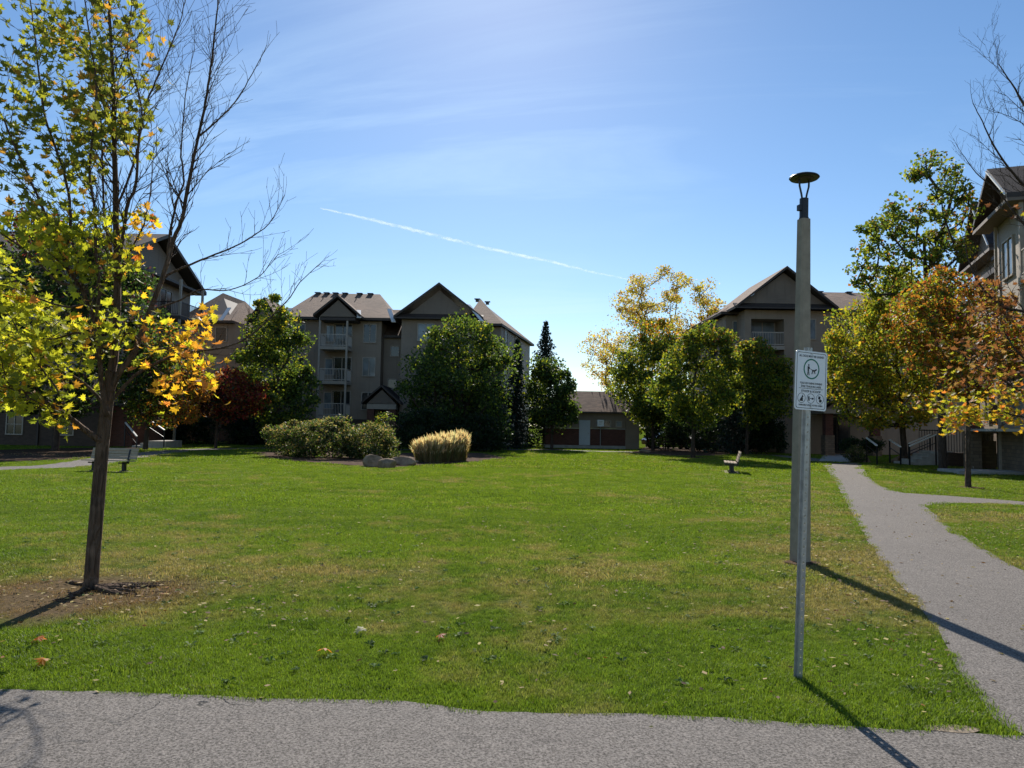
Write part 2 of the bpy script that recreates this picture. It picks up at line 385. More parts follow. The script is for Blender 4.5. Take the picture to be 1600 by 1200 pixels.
back_c = g2([(-260, 742), (0, 732), (100, 728), (180, 716), (250, 707), (330, 702), (450, 700), (560, 702), (660, 703), (760, 703), (850, 703), (960, 706), (1080, 707), (1200, 711), (1300, 722)])
sheet('path', strip(back_c, 1.9, 4, .06), .008, M['asphalt'], 'grey footpath curving along the back of the lawn')
walk = g2([(1318, 722), (1316, 712), (1320, 703)])
sheet('pavement', strip(walk, 2.6, 1, .03), .012, M['concrete'], 'concrete walk up to the far entrance')
M['sand'] = plain('sandy_soil', (.30, .24, .175), .97, spec=.05, var=.3, scale=30, bump=.6)
q_ = G(1488, 1141)
def blob(cx, cy, rx, ry, s=0, n=40):
    return [Vector((cx+rx*math.cos(a)*(1+.1*smoothnoise(a*3, s)), cy+ry*math.sin(a)*(1+.1*smoothnoise(a*3+2, s)))) for a in [2*math.pi*i/n for i in range(n)]]
bedpts = g2([(395, 708), (420, 716), (480, 722), (560, 728), (600, 732), (650, 728), (740, 722), (790, 716), (760, 708), (640, 708), (520, 706), (440, 704)])
sheet('planting_bed', dense(bedpts, .5, .1, 3, True), .016, M['soil'], 'earth bed under the hedge and boulders')
sheet('planting_bed', dense(g2([(-200, 726), (0, 722), (110, 718), (200, 707), (215, 700), (120, 700), (0, 703), (-200, 708)]), .5, .1, 5, True), .016, M['soil'], 'leaf strewn earth bed in front of the left building')
sheet('planting_bed', dense(g2([(985, 708), (1040, 712), (1120, 713), (1160, 708), (1100, 700), (1010, 698)]), .5, .1, 6, True), .016, M['soil'], 'brown mulch bed under the trees beside the shed')
for c_, r_ in (((862, 702), 1.1), ((1083, 715), .9), ((1513, 762), .45), ((1475, 735), .6), ((337, 693), 1.0), ((227, 700), 1.3)):
    q = G(*c_); sheet('planting_bed', blob(q.x, q.y, r_, r_, q.x), .020, M['soil'], 'small ring of bare earth around a tree')
sheet('soil', dense(blob(q_.x, q_.y+.02, .17, .055, 2, 14), .03, .02, 2, True), .0065, M['sand'], 'small sandy bare spot at the path corner')
q_ = G(1250, 880); sheet('soil', blob(q_.x+.03, q_.y-.02, .24, .17, 5), .016, M['soil'], 'bare earth at the foot of the lamp post')
def inpoly(P_, poly):
    x, y = P_[:, 0], P_[:, 1]; ins = np.zeros(len(P_), bool); j = len(poly)-1
    for i in range(len(poly)):
        xi, yi = poly[i]; xj, yj = poly[j]
        c = ((yi > y) != (yj > y)) & (x < (xj-xi)*(y-yi)/(yj-yi+1e-12)+xi); ins ^= c; j = i
    return ins
# ------------------------------------------------------------------ grass: real blades, instanced tufts
def tuft(name, nb, rad, h, w, seed):
    r = np.random.default_rng(seed); v = []; f = []; c = []
    for i in range(nb):
        a = r.uniform(0, 2*np.pi); d = rad*math.sqrt(r.uniform()); x, y = d*math.cos(a), d*math.sin(a)
        hh = h*r.uniform(.45, 1.15); ww = w*r.uniform(.6, 1.1)/2; t = r.uniform(0, 2*np.pi); l = r.uniform(.15, .95)*hh; b = r.uniform(0, 2*np.pi)
        wx, wy = ww*math.cos(t), ww*math.sin(t); lx, ly = l*math.cos(b), l*math.sin(b); n = len(v)
        v += [(x-wx, y-wy, -.004), (x+wx, y+wy, -.004), (x+wx*.8+lx*.3, y+wy*.8+ly*.3, hh*.55), (x-wx*.8+lx*.3, y-wy*.8+ly*.3, hh*.55), (x+lx, y+ly, hh*r.uniform(.75, 1))]
        f += [(n, n+1, n+2, n+3), (n+3, n+2, n+4)]
        k = r.uniform(.65, 1.35); q = r.uniform()
        cc = (k*1.0, k, k) if q < .90 else ((1.4*k, 1.2*k, 1.8*k) if q < .96 else (1.6*k, 1.1*k, 1.2*k))
        c += [cc+(1,)]*5
    me = bpy.data.meshes.new(name); me.from_pydata(v, [], f); me.materials.append(M['blade'])
    at = me.color_attributes.new('tint', 'FLOAT_COLOR', 'POINT'); at.data.foreach_set('color', np.array(c, 'f').ravel())
    return bpy.data.objects.new(name, me)
def scatter(name, pts, scl, coll, label, cat='grass'):
    me = bpy.data.meshes.new(name); me.from_pydata([tuple(p) for p in pts], [], [])
    a = me.attributes.new('scl', 'FLOAT', 'POINT'); a.data.foreach_set('value', np.asarray(scl, 'f'))
    o = link(name, me); tag(o, label, cat, kind='stuff')
    ng = bpy.data.node_groups.new(name+'_nodes', 'GeometryNodeTree')
    ng.interface.new_socket('Geometry', in_out='INPUT', socket_type='NodeSocketGeometry'); ng.interface.new_socket('Geometry', in_out='OUTPUT', socket_type='NodeSocketGeometry')
    N, L = ng.nodes, ng.links; gi = N.new('NodeGroupInput'); go = N.new('NodeGroupOutput')
    m2p = N.new('GeometryNodeMeshToPoints'); L.new(gi.outputs[0], m2p.inputs[0])
    ci = N.new('GeometryNodeCollectionInfo'); ci.inputs['Collection'].default_value = coll; ci.inputs['Separate Children'].default_value = True; ci.inputs['Reset Children'].default_value = True
    iop = N.new('GeometryNodeInstanceOnPoints'); L.new(m2p.outputs[0], iop.inputs['Points']); L.new(ci.outputs[0], iop.inputs['Instance']); iop.inputs['Pick Instance'].default_value = True
    rv = N.new('FunctionNodeRandomValue'); rv.data_type = 'FLOAT_VECTOR'; rv.inputs[0].default_value = (-.06, -.06, 0); rv.inputs[1].default_value = (.06, .06, 6.283); L.new(rv.outputs[0], iop.inputs['Rotation'])
    na = N.new('GeometryNodeInputNamedAttribute'); na.data_type = 'FLOAT'; na.inputs[0].default_value = 'scl'; L.new(na.outputs[0], iop.inputs['Scale'])
    L.new(iop.outputs[0], go.inputs[0])
    md = o.modifiers.new('scatter', 'NODES'); md.node_group = ng
    return o
def vnoise(x, y, s):
    g = np.random.default_rng(int(s*100)).uniform(size=(64, 64)); X = x*s+100; Y = y*s+100
    xi = np.floor(X).astype(int); yi = np.floor(Y).astype(int); fx = X-xi; fy = Y-yi; fx = fx*fx*(3-2*fx); fy = fy*fy*(3-2*fy)
    q = lambda a, b: g[a % 64, b % 64]
    return q(xi, yi)*(1-fx)*(1-fy)+q(xi+1, yi)*fx*(1-fy)+q(xi, yi+1)*(1-fx)*fy+q(xi+1, yi+1)*fx*fy
def lawn_points(y0, y1, dens, margin=.0):
    n = int(dens*(y1-y0)*1.9*y1); P_ = np.column_stack([rng.uniform(-.95*y1, .95*y1, n), rng.uniform(y0, y1, n)])
    P_ = P_[np.abs(P_[:, 0]) < .80*P_[:, 1]+1.5]
    for s in SHEETS: P_ = P_[~inpoly(P_, s)]
    d = np.hypot((P_[:, 0]-TREE_XY.x)*.75+.05, P_[:, 1]-TREE_XY.y+.25) + (vnoise(P_[:, 0], P_[:, 1], 1.9)-.5)*.9
    P_ = P_[(d > .95) | (rng.uniform(size=len(P_)) < .16)]
    return P_
def grass_band(y0, y1, dens, nb, rad, h, w, label):
    c = bpy.data.collections.new('tufts')
    for k in range(6): c.objects.link(tuft('grass_tuft', nb, rad, h, w, 50+k+int(y0)))
    P_ = lawn_points(y0, y1, dens)
    k = vnoise(P_[:, 0], P_[:, 1], 1.1)*.6 + vnoise(P_[:, 0], P_[:, 1], 3.7)*.4
    scatter('grass', np.column_stack([P_, np.zeros(len(P_))]), .45+1.05*k, c, label)
grass_band(3.9, 8.0, 330, 46, .080, .036, .0040, 'short green lawn grass nearest the front path')
grass_band(8.0, 15.0, 120, 50, .13, .038, .0062, 'short lawn grass in the worn middle of the park')
grass_band(15.0, 30.0, 30, 50, .24, .045, .012, 'bright green lawn grass further back')
grass_band(30.0, 58.0, 7, 50, .45, .06, .028, 'bright green lawn grass at the far edge of the park')
# ------------------------------------------------------------------ foliage machinery
def leaf_mesh(name, C, size, tint, mat, flat=.0, aspect=1.5):
    """C (n,3) centres; one folded diamond per leaf; tint (n,3)"""
    n = len(C); r = rng
    a = r.normal(size=(n, 3)); a[:, 2] = a[:, 2]*(1-flat) - .25; a /= np.linalg.norm(a, axis=1)[:, None]
    b = r.normal(size=(n, 3)); b -= a*(a*b).sum(1)[:, None]; b /= np.linalg.norm(b, axis=1)[:, None]
    nn = np.cross(a, b)
    s = (size*r.uniform(.6, 1.25, n))[:, None]
    V = np.empty((n, 4, 3)); V[:, 0] = C-a*s*.5*aspect; V[:, 1] = C+b*s*.5-nn*s*.08; V[:, 2] = C+a*s*.5*aspect; V[:, 3] = C-b*s*.5-nn*s*.08
    me = bpy.data.meshes.new(name); me.vertices.add(4*n); me.vertices.foreach_set('co', V.astype('f').ravel())
    idx = np.arange(n)[:, None]*4; T = np.concatenate([idx+[0, 1, 2], idx+[0, 2, 3]], 1).reshape(-1)
    me.loops.add(6*n); me.loops.foreach_set('vertex_index', T.astype('i')); me.polygons.add(2*n)
    me.polygons.foreach_set('loop_start', np.arange(0, 6*n, 3, dtype='i')); me.polygons.foreach_set('loop_total', np.full(2*n, 3, 'i'))
    me.materials.append(mat); me.update(calc_edges=True)
    at = me.color_attributes.new('tint', 'FLOAT_COLOR', 'POINT')
    c4 = np.ones((n, 4, 4)); c4[:, :, :3] = tint[:, None, :]; at.data.foreach_set('color', c4.astype('f').ravel())
    return me
GREEN = np.array((.066, .100, .020)); DGREEN = np.array((.026, .046, .016)); YGREEN = np.array((.180, .190, .020)); YELLOW = np.array((.34, .27, .03))
ORANGE = np.array((.34, .135, .025)); RED = np.array((.26, .030, .025)); RUST = np.array((.20, .085, .03)); PURP = np.array((.045, .018, .028)); TAN = np.array((.30, .21, .10))
def pick(w):  # w: list of (colour, weight array)
    Wt = np.stack([np.clip(x[1], 0, None)*np.ones_like(w[0][1]) for x in w], 1); Wt /= Wt.sum(1)[:, None]
    u = rng.uniform(size=len(Wt))[:, None]; k = (np.cumsum(Wt, 1) < u).sum(1).clip(0, len(w)-1)
    C = np.stack([x[0] for x in w])[k]; return C*rng.uniform(.72, 1.3, len(k))[:, None]
class Crown:
    def __init__(s, prof, Y, base):
        s.base = base; pr = [(P(.5*(a+b), y, Y), (b-a)/2*Y/F) for y, a, b in prof]
        s.z = np.array([p.z for p, r in pr])[::-1]; s.cx = np.array([p.x for p, r in pr])[::-1]; s.r = np.array([r for p, r in pr])[::-1]; s.Y = Y
    def sample(s, n, inner=.25, sq=.9):
        zs = np.linspace(s.z[0], s.z[-1], 60); w = np.interp(zs, s.z, s.r)**1.4+.02; w /= w.sum()
        z = rng.choice(zs, n, p=w)+rng.uniform(-.5, .5, n)*(zs[1]-zs[0]); r = np.interp(z, s.z, s.r); a = rng.uniform(0, 2*np.pi, n)
        q = np.sqrt(rng.uniform(inner**2, 1, n))*r
        return np.column_stack([np.interp(z, s.z, s.cx)+q*np.cos(a)-s.base.x, s.Y+q*np.sin(a)*sq-s.base.y, z-s.base.z])
def skeleton(trunk_pts, attr, seg=.7):
    nodes = [Vector(p) for p in trunk_pts]; par = [-1]+list(range(len(nodes)-1)); A = np.array([tuple(p) for p in nodes])
    for p in sorted([tuple(a) for a in attr], key=lambda a: a[2]*.7+math.hypot(a[0]-A[0, 0], a[1]-A[0, 1])):
        p_ = np.array(p); d = np.linalg.norm(A-p_, axis=1); pen = np.clip(A[:, 2]-(p_[2]-.35*d), 0, None)*1.6
        sc_ = d+pen; sc_[:max(1, len(trunk_pts)//3)] += 3; j = int(np.argmin(sc_)); a = nodes[j]; b = Vector(p); L_ = (b-a).length; k = max(1, int(L_/seg)); last = j
        for i in range(1, k+1):
            t = i/k; q = a.lerp(b, t); q.z += -.12*L_*math.sin(math.pi*t)*(.6 if k > 1 else 0)
            if i < k: q += Vector((random.gauss(0, .05), random.gauss(0, .05), random.gauss(0, .04)))*L_*.5
            nodes.append(q); par.append(last); last = len(nodes)-1
        A = np.array([tuple(q) for q in nodes])
    return nodes, par
def wood(mb, nodes, par, r0, ntrunk, tip=.012, sides=5):
    w = [0.0]*len(nodes); kids = {}
    for i, p in enumerate(par):
        if p >= 0: kids.setdefault(p, []).append(i)
    for i in range(len(nodes)-1, -1, -1):
        w[i] = max(1.0, sum(w[k] for k in kids.get(i, [])))
    m = w[0]; rad = [max(tip, r0*(x/m)**.46) for x in w]
    for i in range(ntrunk): rad[i] = max(rad[i], r0*(1-.62*i/max(1, ntrunk-1)))
    rad[0] = r0*1.25
    done = set()
    for i in range(len(nodes)):
        for k in kids.get(i, []):
            if k in done: continue
            ch = [i, k]; done.add(k)
            while kids.get(ch[-1]):
                nx = max(kids[ch[-1]], key=lambda q: w[q])
                if nx in done: break
                done.add(nx); ch.append(nx)
            rr = [rad[q] for q in ch]; rr[0] = min(rr[0], rr[1]*1.3) if i >= ntrunk or ch[1] >= ntrunk else rr[0]
            mb.tube([nodes[q] for q in ch], rr, sides, cap=False)
def tree(name, label, base_px, prof, nleaf, leaf, palette, nattr=70, clump=.9, trunk_r=.16, group=None, Y=None, barkm='barkd', inner=.25, seed=1, stems=1, cat='tree', loose=0.12, mat='leaf', crown_name='crown'):
    global rng
    rng = np.random.default_rng(seed); random.seed(seed)
    b = G(*base_px) if Y is None else Vector((P(base_px[0], base_px[1], Y).x, Y, 0)); Yd = b.y
    root = empty(name, b); tag(root, label, cat, group)
    cr = Crown(prof, Yd, b); attr = cr.sample(nattr, inner)
    ztop = cr.z[-1]; cxl = cr.cx-b.x
    mb = MB()
    for s in range(stems):
        tp = []
        for i in range(7):
            t = i/6; z = t*(cr.z[0]*.35+ztop*.55); k = min(1, max(0, (z-cr.z[0]*.6)/(ztop-cr.z[0]*.6)))
            off = (s-(stems-1)/2)*.9*t if stems > 1 else 0
            tp.append(Vector((np.interp(z, cr.z, cxl)*k+off+random.gauss(0, .05)*t, random.gauss(0, .06)*t, z)))
        tp[0].z = -.05
        if stems > 1: tp[0] = Vector((off*.3+(s-(stems-1)/2)*.25, random.uniform(-.15, .15), -.05))
        nodes, par = skeleton(tp, attr[s::stems]); wood(mb, nodes, par, trunk_r, 7)
    mb.build('trunk', M[barkm], root, smooth=True)
    nc = int(nleaf*(1-loose)); ci = rng.integers(0, len(attr), nc); csz = rng.uniform(.45, 1.4, len(attr))
    d = rng.normal(size=(nc, 3)); d /= np.linalg.norm(d, axis=1)[:, None]; d *= (rng.uniform(.15, 1, nc)**.6)[:, None]
    C = attr[ci]+d*np.array((1, 1, .72))*clump*csz[ci][:, None]
    C = np.vstack([C, cr.sample(nleaf-nc, .3)])
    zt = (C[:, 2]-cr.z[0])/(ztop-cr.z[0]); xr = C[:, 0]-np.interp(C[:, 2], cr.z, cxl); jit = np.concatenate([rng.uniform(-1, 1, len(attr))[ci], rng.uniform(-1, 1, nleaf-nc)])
    link(crown_name, leaf_mesh(crown_name, C, leaf, palette(zt, xr/cr.r.max(), jit), M[mat]), root)
    return root
def conifer(name, label, base_px, top_y, halfw_px, Y, nleaf, group=None, seed=1, col_=None, zlow=.3):
    global rng
    rng = np.random.default_rng(seed); random.seed(seed)
    b = Vector((P(*base_px, Y).x, Y, 0)); Hh = P(base_px[0], top_y, Y).z; rw = halfw_px*Y/F
    root = empty(name, b); tag(root, label, 'tree', group); mb = MB(); mb.tube([(0, 0, -.05), (0, 0, Hh*.5), (0, 0, Hh)], [.16, .09, .02], 6)
    C = []
    z = zlow
    while z < Hh-.15:
        t = 1-z/Hh; L_ = rw*(t**.85)*random.uniform(.75, 1.15)+.1; k = random.randint(4, 6); a0 = random.uniform(0, 6)
        for i in range(k):
            a = a0+i*2*math.pi/k+random.uniform(-.3, .3); l = L_*random.uniform(.7, 1.12); tip = Vector((math.cos(a)*l, math.sin(a)*l, z+l*(.22 if t < .35 else -.06)))
            mb.tube([(0, 0, z-.05), tip], [.03, .008], 4, cap=False)
            m = max(6, int(nleaf*(l/rw)*.0018*10)); tt = rng.uniform(.12, 1, m)[:, None]
            base_ = np.array((0, 0, z-.05))*(1-tt)+np.array(tip)*tt; w_ = (l*.30*(1-tt*.6)+.03)
            C.append(base_+rng.normal(size=(m, 3))*np.array((1, 1, .62))*w_*.62)
        z += max(.14, .32*(t+.25))
    C = np.vstack(C); mb.build('trunk', M['barkd'], root)
    cc = col_ if col_ is not None else np.array((.018, .032, .022)); tint = cc[None]*rng.uniform(.6, 1.5, (len(C), 1))
    link('crown', leaf_mesh('crown', C, .13, tint, M['needle'], aspect=2.2), root)
    return root
# palettes
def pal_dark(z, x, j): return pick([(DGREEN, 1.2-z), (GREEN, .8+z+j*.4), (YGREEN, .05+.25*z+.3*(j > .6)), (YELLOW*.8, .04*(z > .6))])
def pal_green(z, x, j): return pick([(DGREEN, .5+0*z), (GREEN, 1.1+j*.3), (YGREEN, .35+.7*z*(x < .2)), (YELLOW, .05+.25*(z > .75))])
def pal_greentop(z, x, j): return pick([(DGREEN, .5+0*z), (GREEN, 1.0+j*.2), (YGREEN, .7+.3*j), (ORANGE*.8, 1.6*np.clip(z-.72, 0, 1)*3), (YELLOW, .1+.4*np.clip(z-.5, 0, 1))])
def pal_ylgreen(z, x, j): return pick([(GREEN, 1.1+0*z), (DGREEN, .3+0*z), (YGREEN*.9, .9+.4*j), (YELLOW*.7, .12+.25*z), (RUST, .35*np.clip(z-.6, 0, 1)*3)])
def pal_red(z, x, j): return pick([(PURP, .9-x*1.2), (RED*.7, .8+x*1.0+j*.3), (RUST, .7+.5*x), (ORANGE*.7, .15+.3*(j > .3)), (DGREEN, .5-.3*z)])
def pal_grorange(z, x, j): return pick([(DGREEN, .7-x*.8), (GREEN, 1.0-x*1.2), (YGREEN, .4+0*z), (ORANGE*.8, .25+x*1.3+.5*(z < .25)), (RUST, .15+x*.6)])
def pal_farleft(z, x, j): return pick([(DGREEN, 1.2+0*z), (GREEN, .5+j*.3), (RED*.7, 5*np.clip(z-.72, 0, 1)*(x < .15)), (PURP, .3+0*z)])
def pal_yellow(z, x, j): return pick([(YELLOW, 1+0*z), (TAN*.9, .6+0*z), (ORANGE*.8, .25+.2*j), (YGREEN, .3+0*z)])
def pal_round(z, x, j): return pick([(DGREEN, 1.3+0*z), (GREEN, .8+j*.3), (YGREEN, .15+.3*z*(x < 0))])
def pal_right(z, x, j): return pick([(GREEN, .55+0*z), (YGREEN, 1.1+.3*j), (YELLOW*.8, .7-.2*z), (ORANGE*.8, .12+.5*(x > .25)*(z > .1)+.35*np.clip(z-.6, 0, 1))])
def pal_tall(z, x, j): return pick([(GREEN, 1+0*z), (DGREEN, .2+0*z), (YGREEN*.8, .9+j*.3), (RUST, .12+.2*(x > .3))])
def pal_orange(z, x, j): return pick([(ORANGE*.8, .8+0*z), (RUST*.8, .7+.3*j), (GREEN, .55-.3*x), (YGREEN, .55-.3*x), (YELLOW*.9, .25+.2*(j > .5)), (RED*.5, .1+0*z)])
GB = 'trees around the back of the lawn'
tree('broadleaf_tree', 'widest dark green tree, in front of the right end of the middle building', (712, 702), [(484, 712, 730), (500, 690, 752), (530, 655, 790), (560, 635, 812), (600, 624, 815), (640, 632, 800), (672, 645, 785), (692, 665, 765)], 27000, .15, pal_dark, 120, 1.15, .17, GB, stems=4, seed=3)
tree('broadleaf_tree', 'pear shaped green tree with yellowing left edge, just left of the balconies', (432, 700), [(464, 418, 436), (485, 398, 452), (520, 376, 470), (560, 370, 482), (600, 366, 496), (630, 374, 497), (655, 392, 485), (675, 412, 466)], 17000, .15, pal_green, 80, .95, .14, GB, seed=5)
tree('red_maple', 'small dark red and purple leaved tree, lowest of the trees on the left', (337, 699), [(580, 335, 362), (596, 318, 398), (616, 308, 414), (638, 310, 408), (652, 325, 380)], 7500, .14, pal_red, 34, .8, .09, GB, Y=45.5, seed=6)
tree('maple_tree', 'tree turning from green to orange beside the left entrance steps', (227, 703), [(505, 215, 270), (530, 200, 305), (570, 192, 325), (610, 190, 328), (645, 198, 305), (665, 210, 280)], 14000, .13, pal_grorange, 70, .8, .13, GB, seed=8)
tree('broadleaf_tree', 'tall dark green tree with a red top against the left building', (86, 705), [(342, 50, 120), (362, 20, 165), (410, -10, 215), (480, -30, 240), (550, -30, 235), (600, -15, 215), (640, 20, 180)], 30000, .15, pal_farleft, 120, 1.0, .16, GB, Y=38, seed=9)
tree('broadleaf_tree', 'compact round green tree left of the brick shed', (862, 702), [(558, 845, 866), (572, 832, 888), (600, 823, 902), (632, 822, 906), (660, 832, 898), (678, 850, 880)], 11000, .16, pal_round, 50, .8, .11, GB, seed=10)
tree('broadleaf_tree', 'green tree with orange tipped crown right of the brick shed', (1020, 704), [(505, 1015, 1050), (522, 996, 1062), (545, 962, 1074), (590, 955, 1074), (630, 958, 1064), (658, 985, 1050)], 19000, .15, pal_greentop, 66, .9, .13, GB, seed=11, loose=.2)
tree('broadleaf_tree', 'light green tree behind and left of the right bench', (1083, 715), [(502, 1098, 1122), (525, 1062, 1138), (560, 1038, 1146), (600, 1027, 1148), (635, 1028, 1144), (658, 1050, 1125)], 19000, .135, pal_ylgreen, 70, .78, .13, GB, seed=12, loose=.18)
tree('broadleaf_tree', 'smaller yellow green tree directly left of the lamp post', (1167, 706), [(532, 1165, 1180), (550, 1145, 1208), (580, 1139, 1230), (610, 1138, 1238), (638, 1148, 1234), (660, 1165, 1200)], 17000, .14, pal_ylgreen, 60, .85, .12, GB, Y=50.5, seed=13, loose=.2)
tree('locust_tree', 'tall sparse yellow tree with open branches against the sky behind the shed', (1012, 700), [(428, 1000, 1070), (445, 975, 1118), (480, 955, 1128), (515, 925, 1125), (545, 903, 1100), (580, 910, 1030), (608, 925, 1000)], 22000, .14, pal_yellow, 190, .9, .2, GB, Y=70, seed=14, inner=.4, loose=.05)
tree('maple_tree', 'wide green and yellow maple left of the right building', (1413, 725), [(432, 1395, 1425), (455, 1345, 1465), (490, 1315, 1485), (530, 1296, 1492), (580, 1289, 1492), (620, 1294, 1485), (650, 1320, 1460), (668, 1360, 1425)], 31000, .13, pal_right, 130, .8, .17, GB, seed=15, loose=.25)
tree('maple_tree', 'tallest thin crowned tree standing above its neighbours on the right', (1474, 735), [(238, 1444, 1454), (252, 1430, 1482), (285, 1422, 1516), (320, 1385, 1520), (355, 1345, 1515), (400, 1336, 1505), (440, 1338, 1500), (475, 1360, 1490)], 9000, .13, pal_tall, 120, .52, .17, GB, seed=16, inner=.3, loose=.04)
tree('maple_tree', 'low orange maple nearest the side path on the right', (1513, 762), [(424, 1455, 1490), (445, 1415, 1540), (480, 1388, 1570), (520, 1395, 1592), (555, 1420, 1590), (590, 1455, 1575), (622, 1490, 1550)], 17000, .085, pal_orange, 130, .42, .085, GB, seed=17, loose=.22)
conifer('spruce_tree', 'dark pointed spruce rising behind the round tree near the shed', (850, 695), 500, 42, 64, 2600, 'conifers', 21)
conifer('spruce_tree', 'narrow dark conifer at the right end of the middle building', (806, 695), 528, 30, 57, 2600, 'conifers', 22)
conifer('spruce_tree', 'wide low dark conifer behind the broad dark tree', (775, 700), 590, 45, 54, 2600, 'conifers', 23)
conifer('spruce_tree', 'dark spruce behind the light green tree near the bench', (1122, 700), 484, 40, 60, 2600, 'conifers', 24)
conifer('spruce_tree', 'low dark spruce filling the gap left of the far balconies', (1145, 704), 610, 42, 52, 2600, 'conifers', 25)
conifer('spruce_tree', 'low dark conifer left of the red maple', (385, 697), 625, 40, 54, 2600, 'conifers', 26)
# far wood
def farwood():
    global rng
    rng = np.random.default_rng(40); C = []
    for i in range(90):
        x = rng.uniform(-75, 75); y = rng.uniform(100, 125); h = rng.uniform(4.5, 9.5); r = rng.uniform(1.8, 3.5); m = 420
        d = rng.normal(size=(m, 3)); d /= np.linalg.norm(d, axis=1)[:, None]; C.append(np.array((x, y, h*.55))+d*np.array((r, r, h*.45))*rng.uniform(.6, 1, (m, 1)))
    C = np.vstack(C); j = rng.uniform(-1, 1, len(C))
    o = link('woods', leaf_mesh('woods', C, .5, pick([(GREEN, 1+0*j), (DGREEN, .8+0*j), (YELLOW*.7, .25+0*j), (YGREEN, .4+0*j)]), M['leaf'])); tag(o, 'far line of mixed trees beyond the shed', 'trees', kind='stuff')
farwood()
# shrubs
def shrub(label, base_px, prof, n, leaf, pal, group='shrubs in the beds', seed=1, Y=None, clump=.38, nattr=45, name='shrub'):
    return tree(name, label, base_px, prof, n, leaf, pal, nattr, clump, .035, group, Y, 'barkd', .35, seed, 3, 'shrub', .25, crown_name='foliage')
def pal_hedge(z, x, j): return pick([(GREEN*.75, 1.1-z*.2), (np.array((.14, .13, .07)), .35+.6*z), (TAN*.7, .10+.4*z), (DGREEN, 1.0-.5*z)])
def pal_ever(z, x, j): return pick([(DGREEN*.8, 1+0*z), (DGREEN*.5, .6+0*z)])
shrub('leftmost rounded bush of the low hedge on the lawn edge', (455, 713), [(660, 445, 470), (668, 425, 500), (685, 414, 512), (700, 418, 512), (711, 430, 500)], 11000, .075, pal_hedge, seed=31)
shrub('tallest middle bush of the low hedge on the lawn edge', (520, 716), [(655, 490, 530), (662, 468, 556), (680, 460, 572), (700, 462, 574), (713, 475, 565)], 11000, .075, pal_hedge, seed=32)
shrub('rightmost bush of the low hedge, just behind the boulders', (585, 717), [(662, 560, 590), (672, 540, 612), (690, 532, 625), (705, 536, 628), (715, 550, 620)], 10000, .07, pal_hedge, seed=33)
shrub('thin upright sapling behind the right end of the low hedge', (600, 708), [(645, 595, 608), (655, 585, 618), (668, 588, 612), (690, 596, 604)], 450, .09, pal_green, seed=34, clump=.3, nattr=14)
shrub('dark evergreen bush under the left side of the broad dark tree', (660, 705), [(640, 640, 665), (655, 615, 700), (675, 606, 712), (700, 610, 705)], 7000, .12, pal_ever, seed=35, clump=.55)
shrub('dark evergreen bush under the right side of the broad dark tree', (750, 706), [(645, 730, 760), (660, 705, 790), (680, 700, 800), (702, 705, 792)], 7000, .12, pal_ever, seed=36, clump=.55)
shrub('small pale green bush where the path meets the entrance walk', (1337, 723), [(698, 1330, 1345), (704, 1322, 1352), (713, 1320, 1354), (721, 1328, 1348)], 2600, .05, pal_hedge, seed=37, clump=.2, nattr=26)
shrub('low dark clipped bush beside the far entrance columns', (1345, 705), [(686, 1320, 1370), (693, 1312, 1380), (702, 1316, 1376)], 4000, .08, pal_ever, seed=38, clump=.3, Y=44)
shrub('dark evergreen bush against the building left of the red maple', (300, 700), [(642, 280, 320), (655, 262, 340), (675, 256, 346), (696, 262, 338)], 6000, .12, pal_ever, seed=41, clump=.55, Y=53)
shrub('dark evergreen bush under the pear shaped tree', (400, 700), [(648, 380, 420), (660, 355, 445), (680, 350, 452), (697, 356, 448)], 7000, .12, pal_ever, seed=42, clump=.55, Y=54)
shrub('dark evergreen mass behind the light green tree and right bench', (1100, 706), [(640, 1075, 1130), (655, 1050, 1160), (680, 1045, 1168), (698, 1052, 1160)], 9000, .12, pal_ever, seed=43, clump=.6, Y=56)
shrub('dark evergreen bush behind the yellow green tree left of the lamp post', (1190, 706), [(655, 1170, 1205), (668, 1158, 1224), (690, 1156, 1228), (700, 1162, 1222)], 6000, .12, pal_ever, seed=44, clump=.5, Y=52.5)
shrub('dark evergreen bush between the orange tipped tree and the light green tree', (1040, 704), [(660, 1025, 1055), (675, 1010, 1070), (698, 1010, 1070)], 3500, .12, pal_ever, seed=45, clump=.5, Y=58)
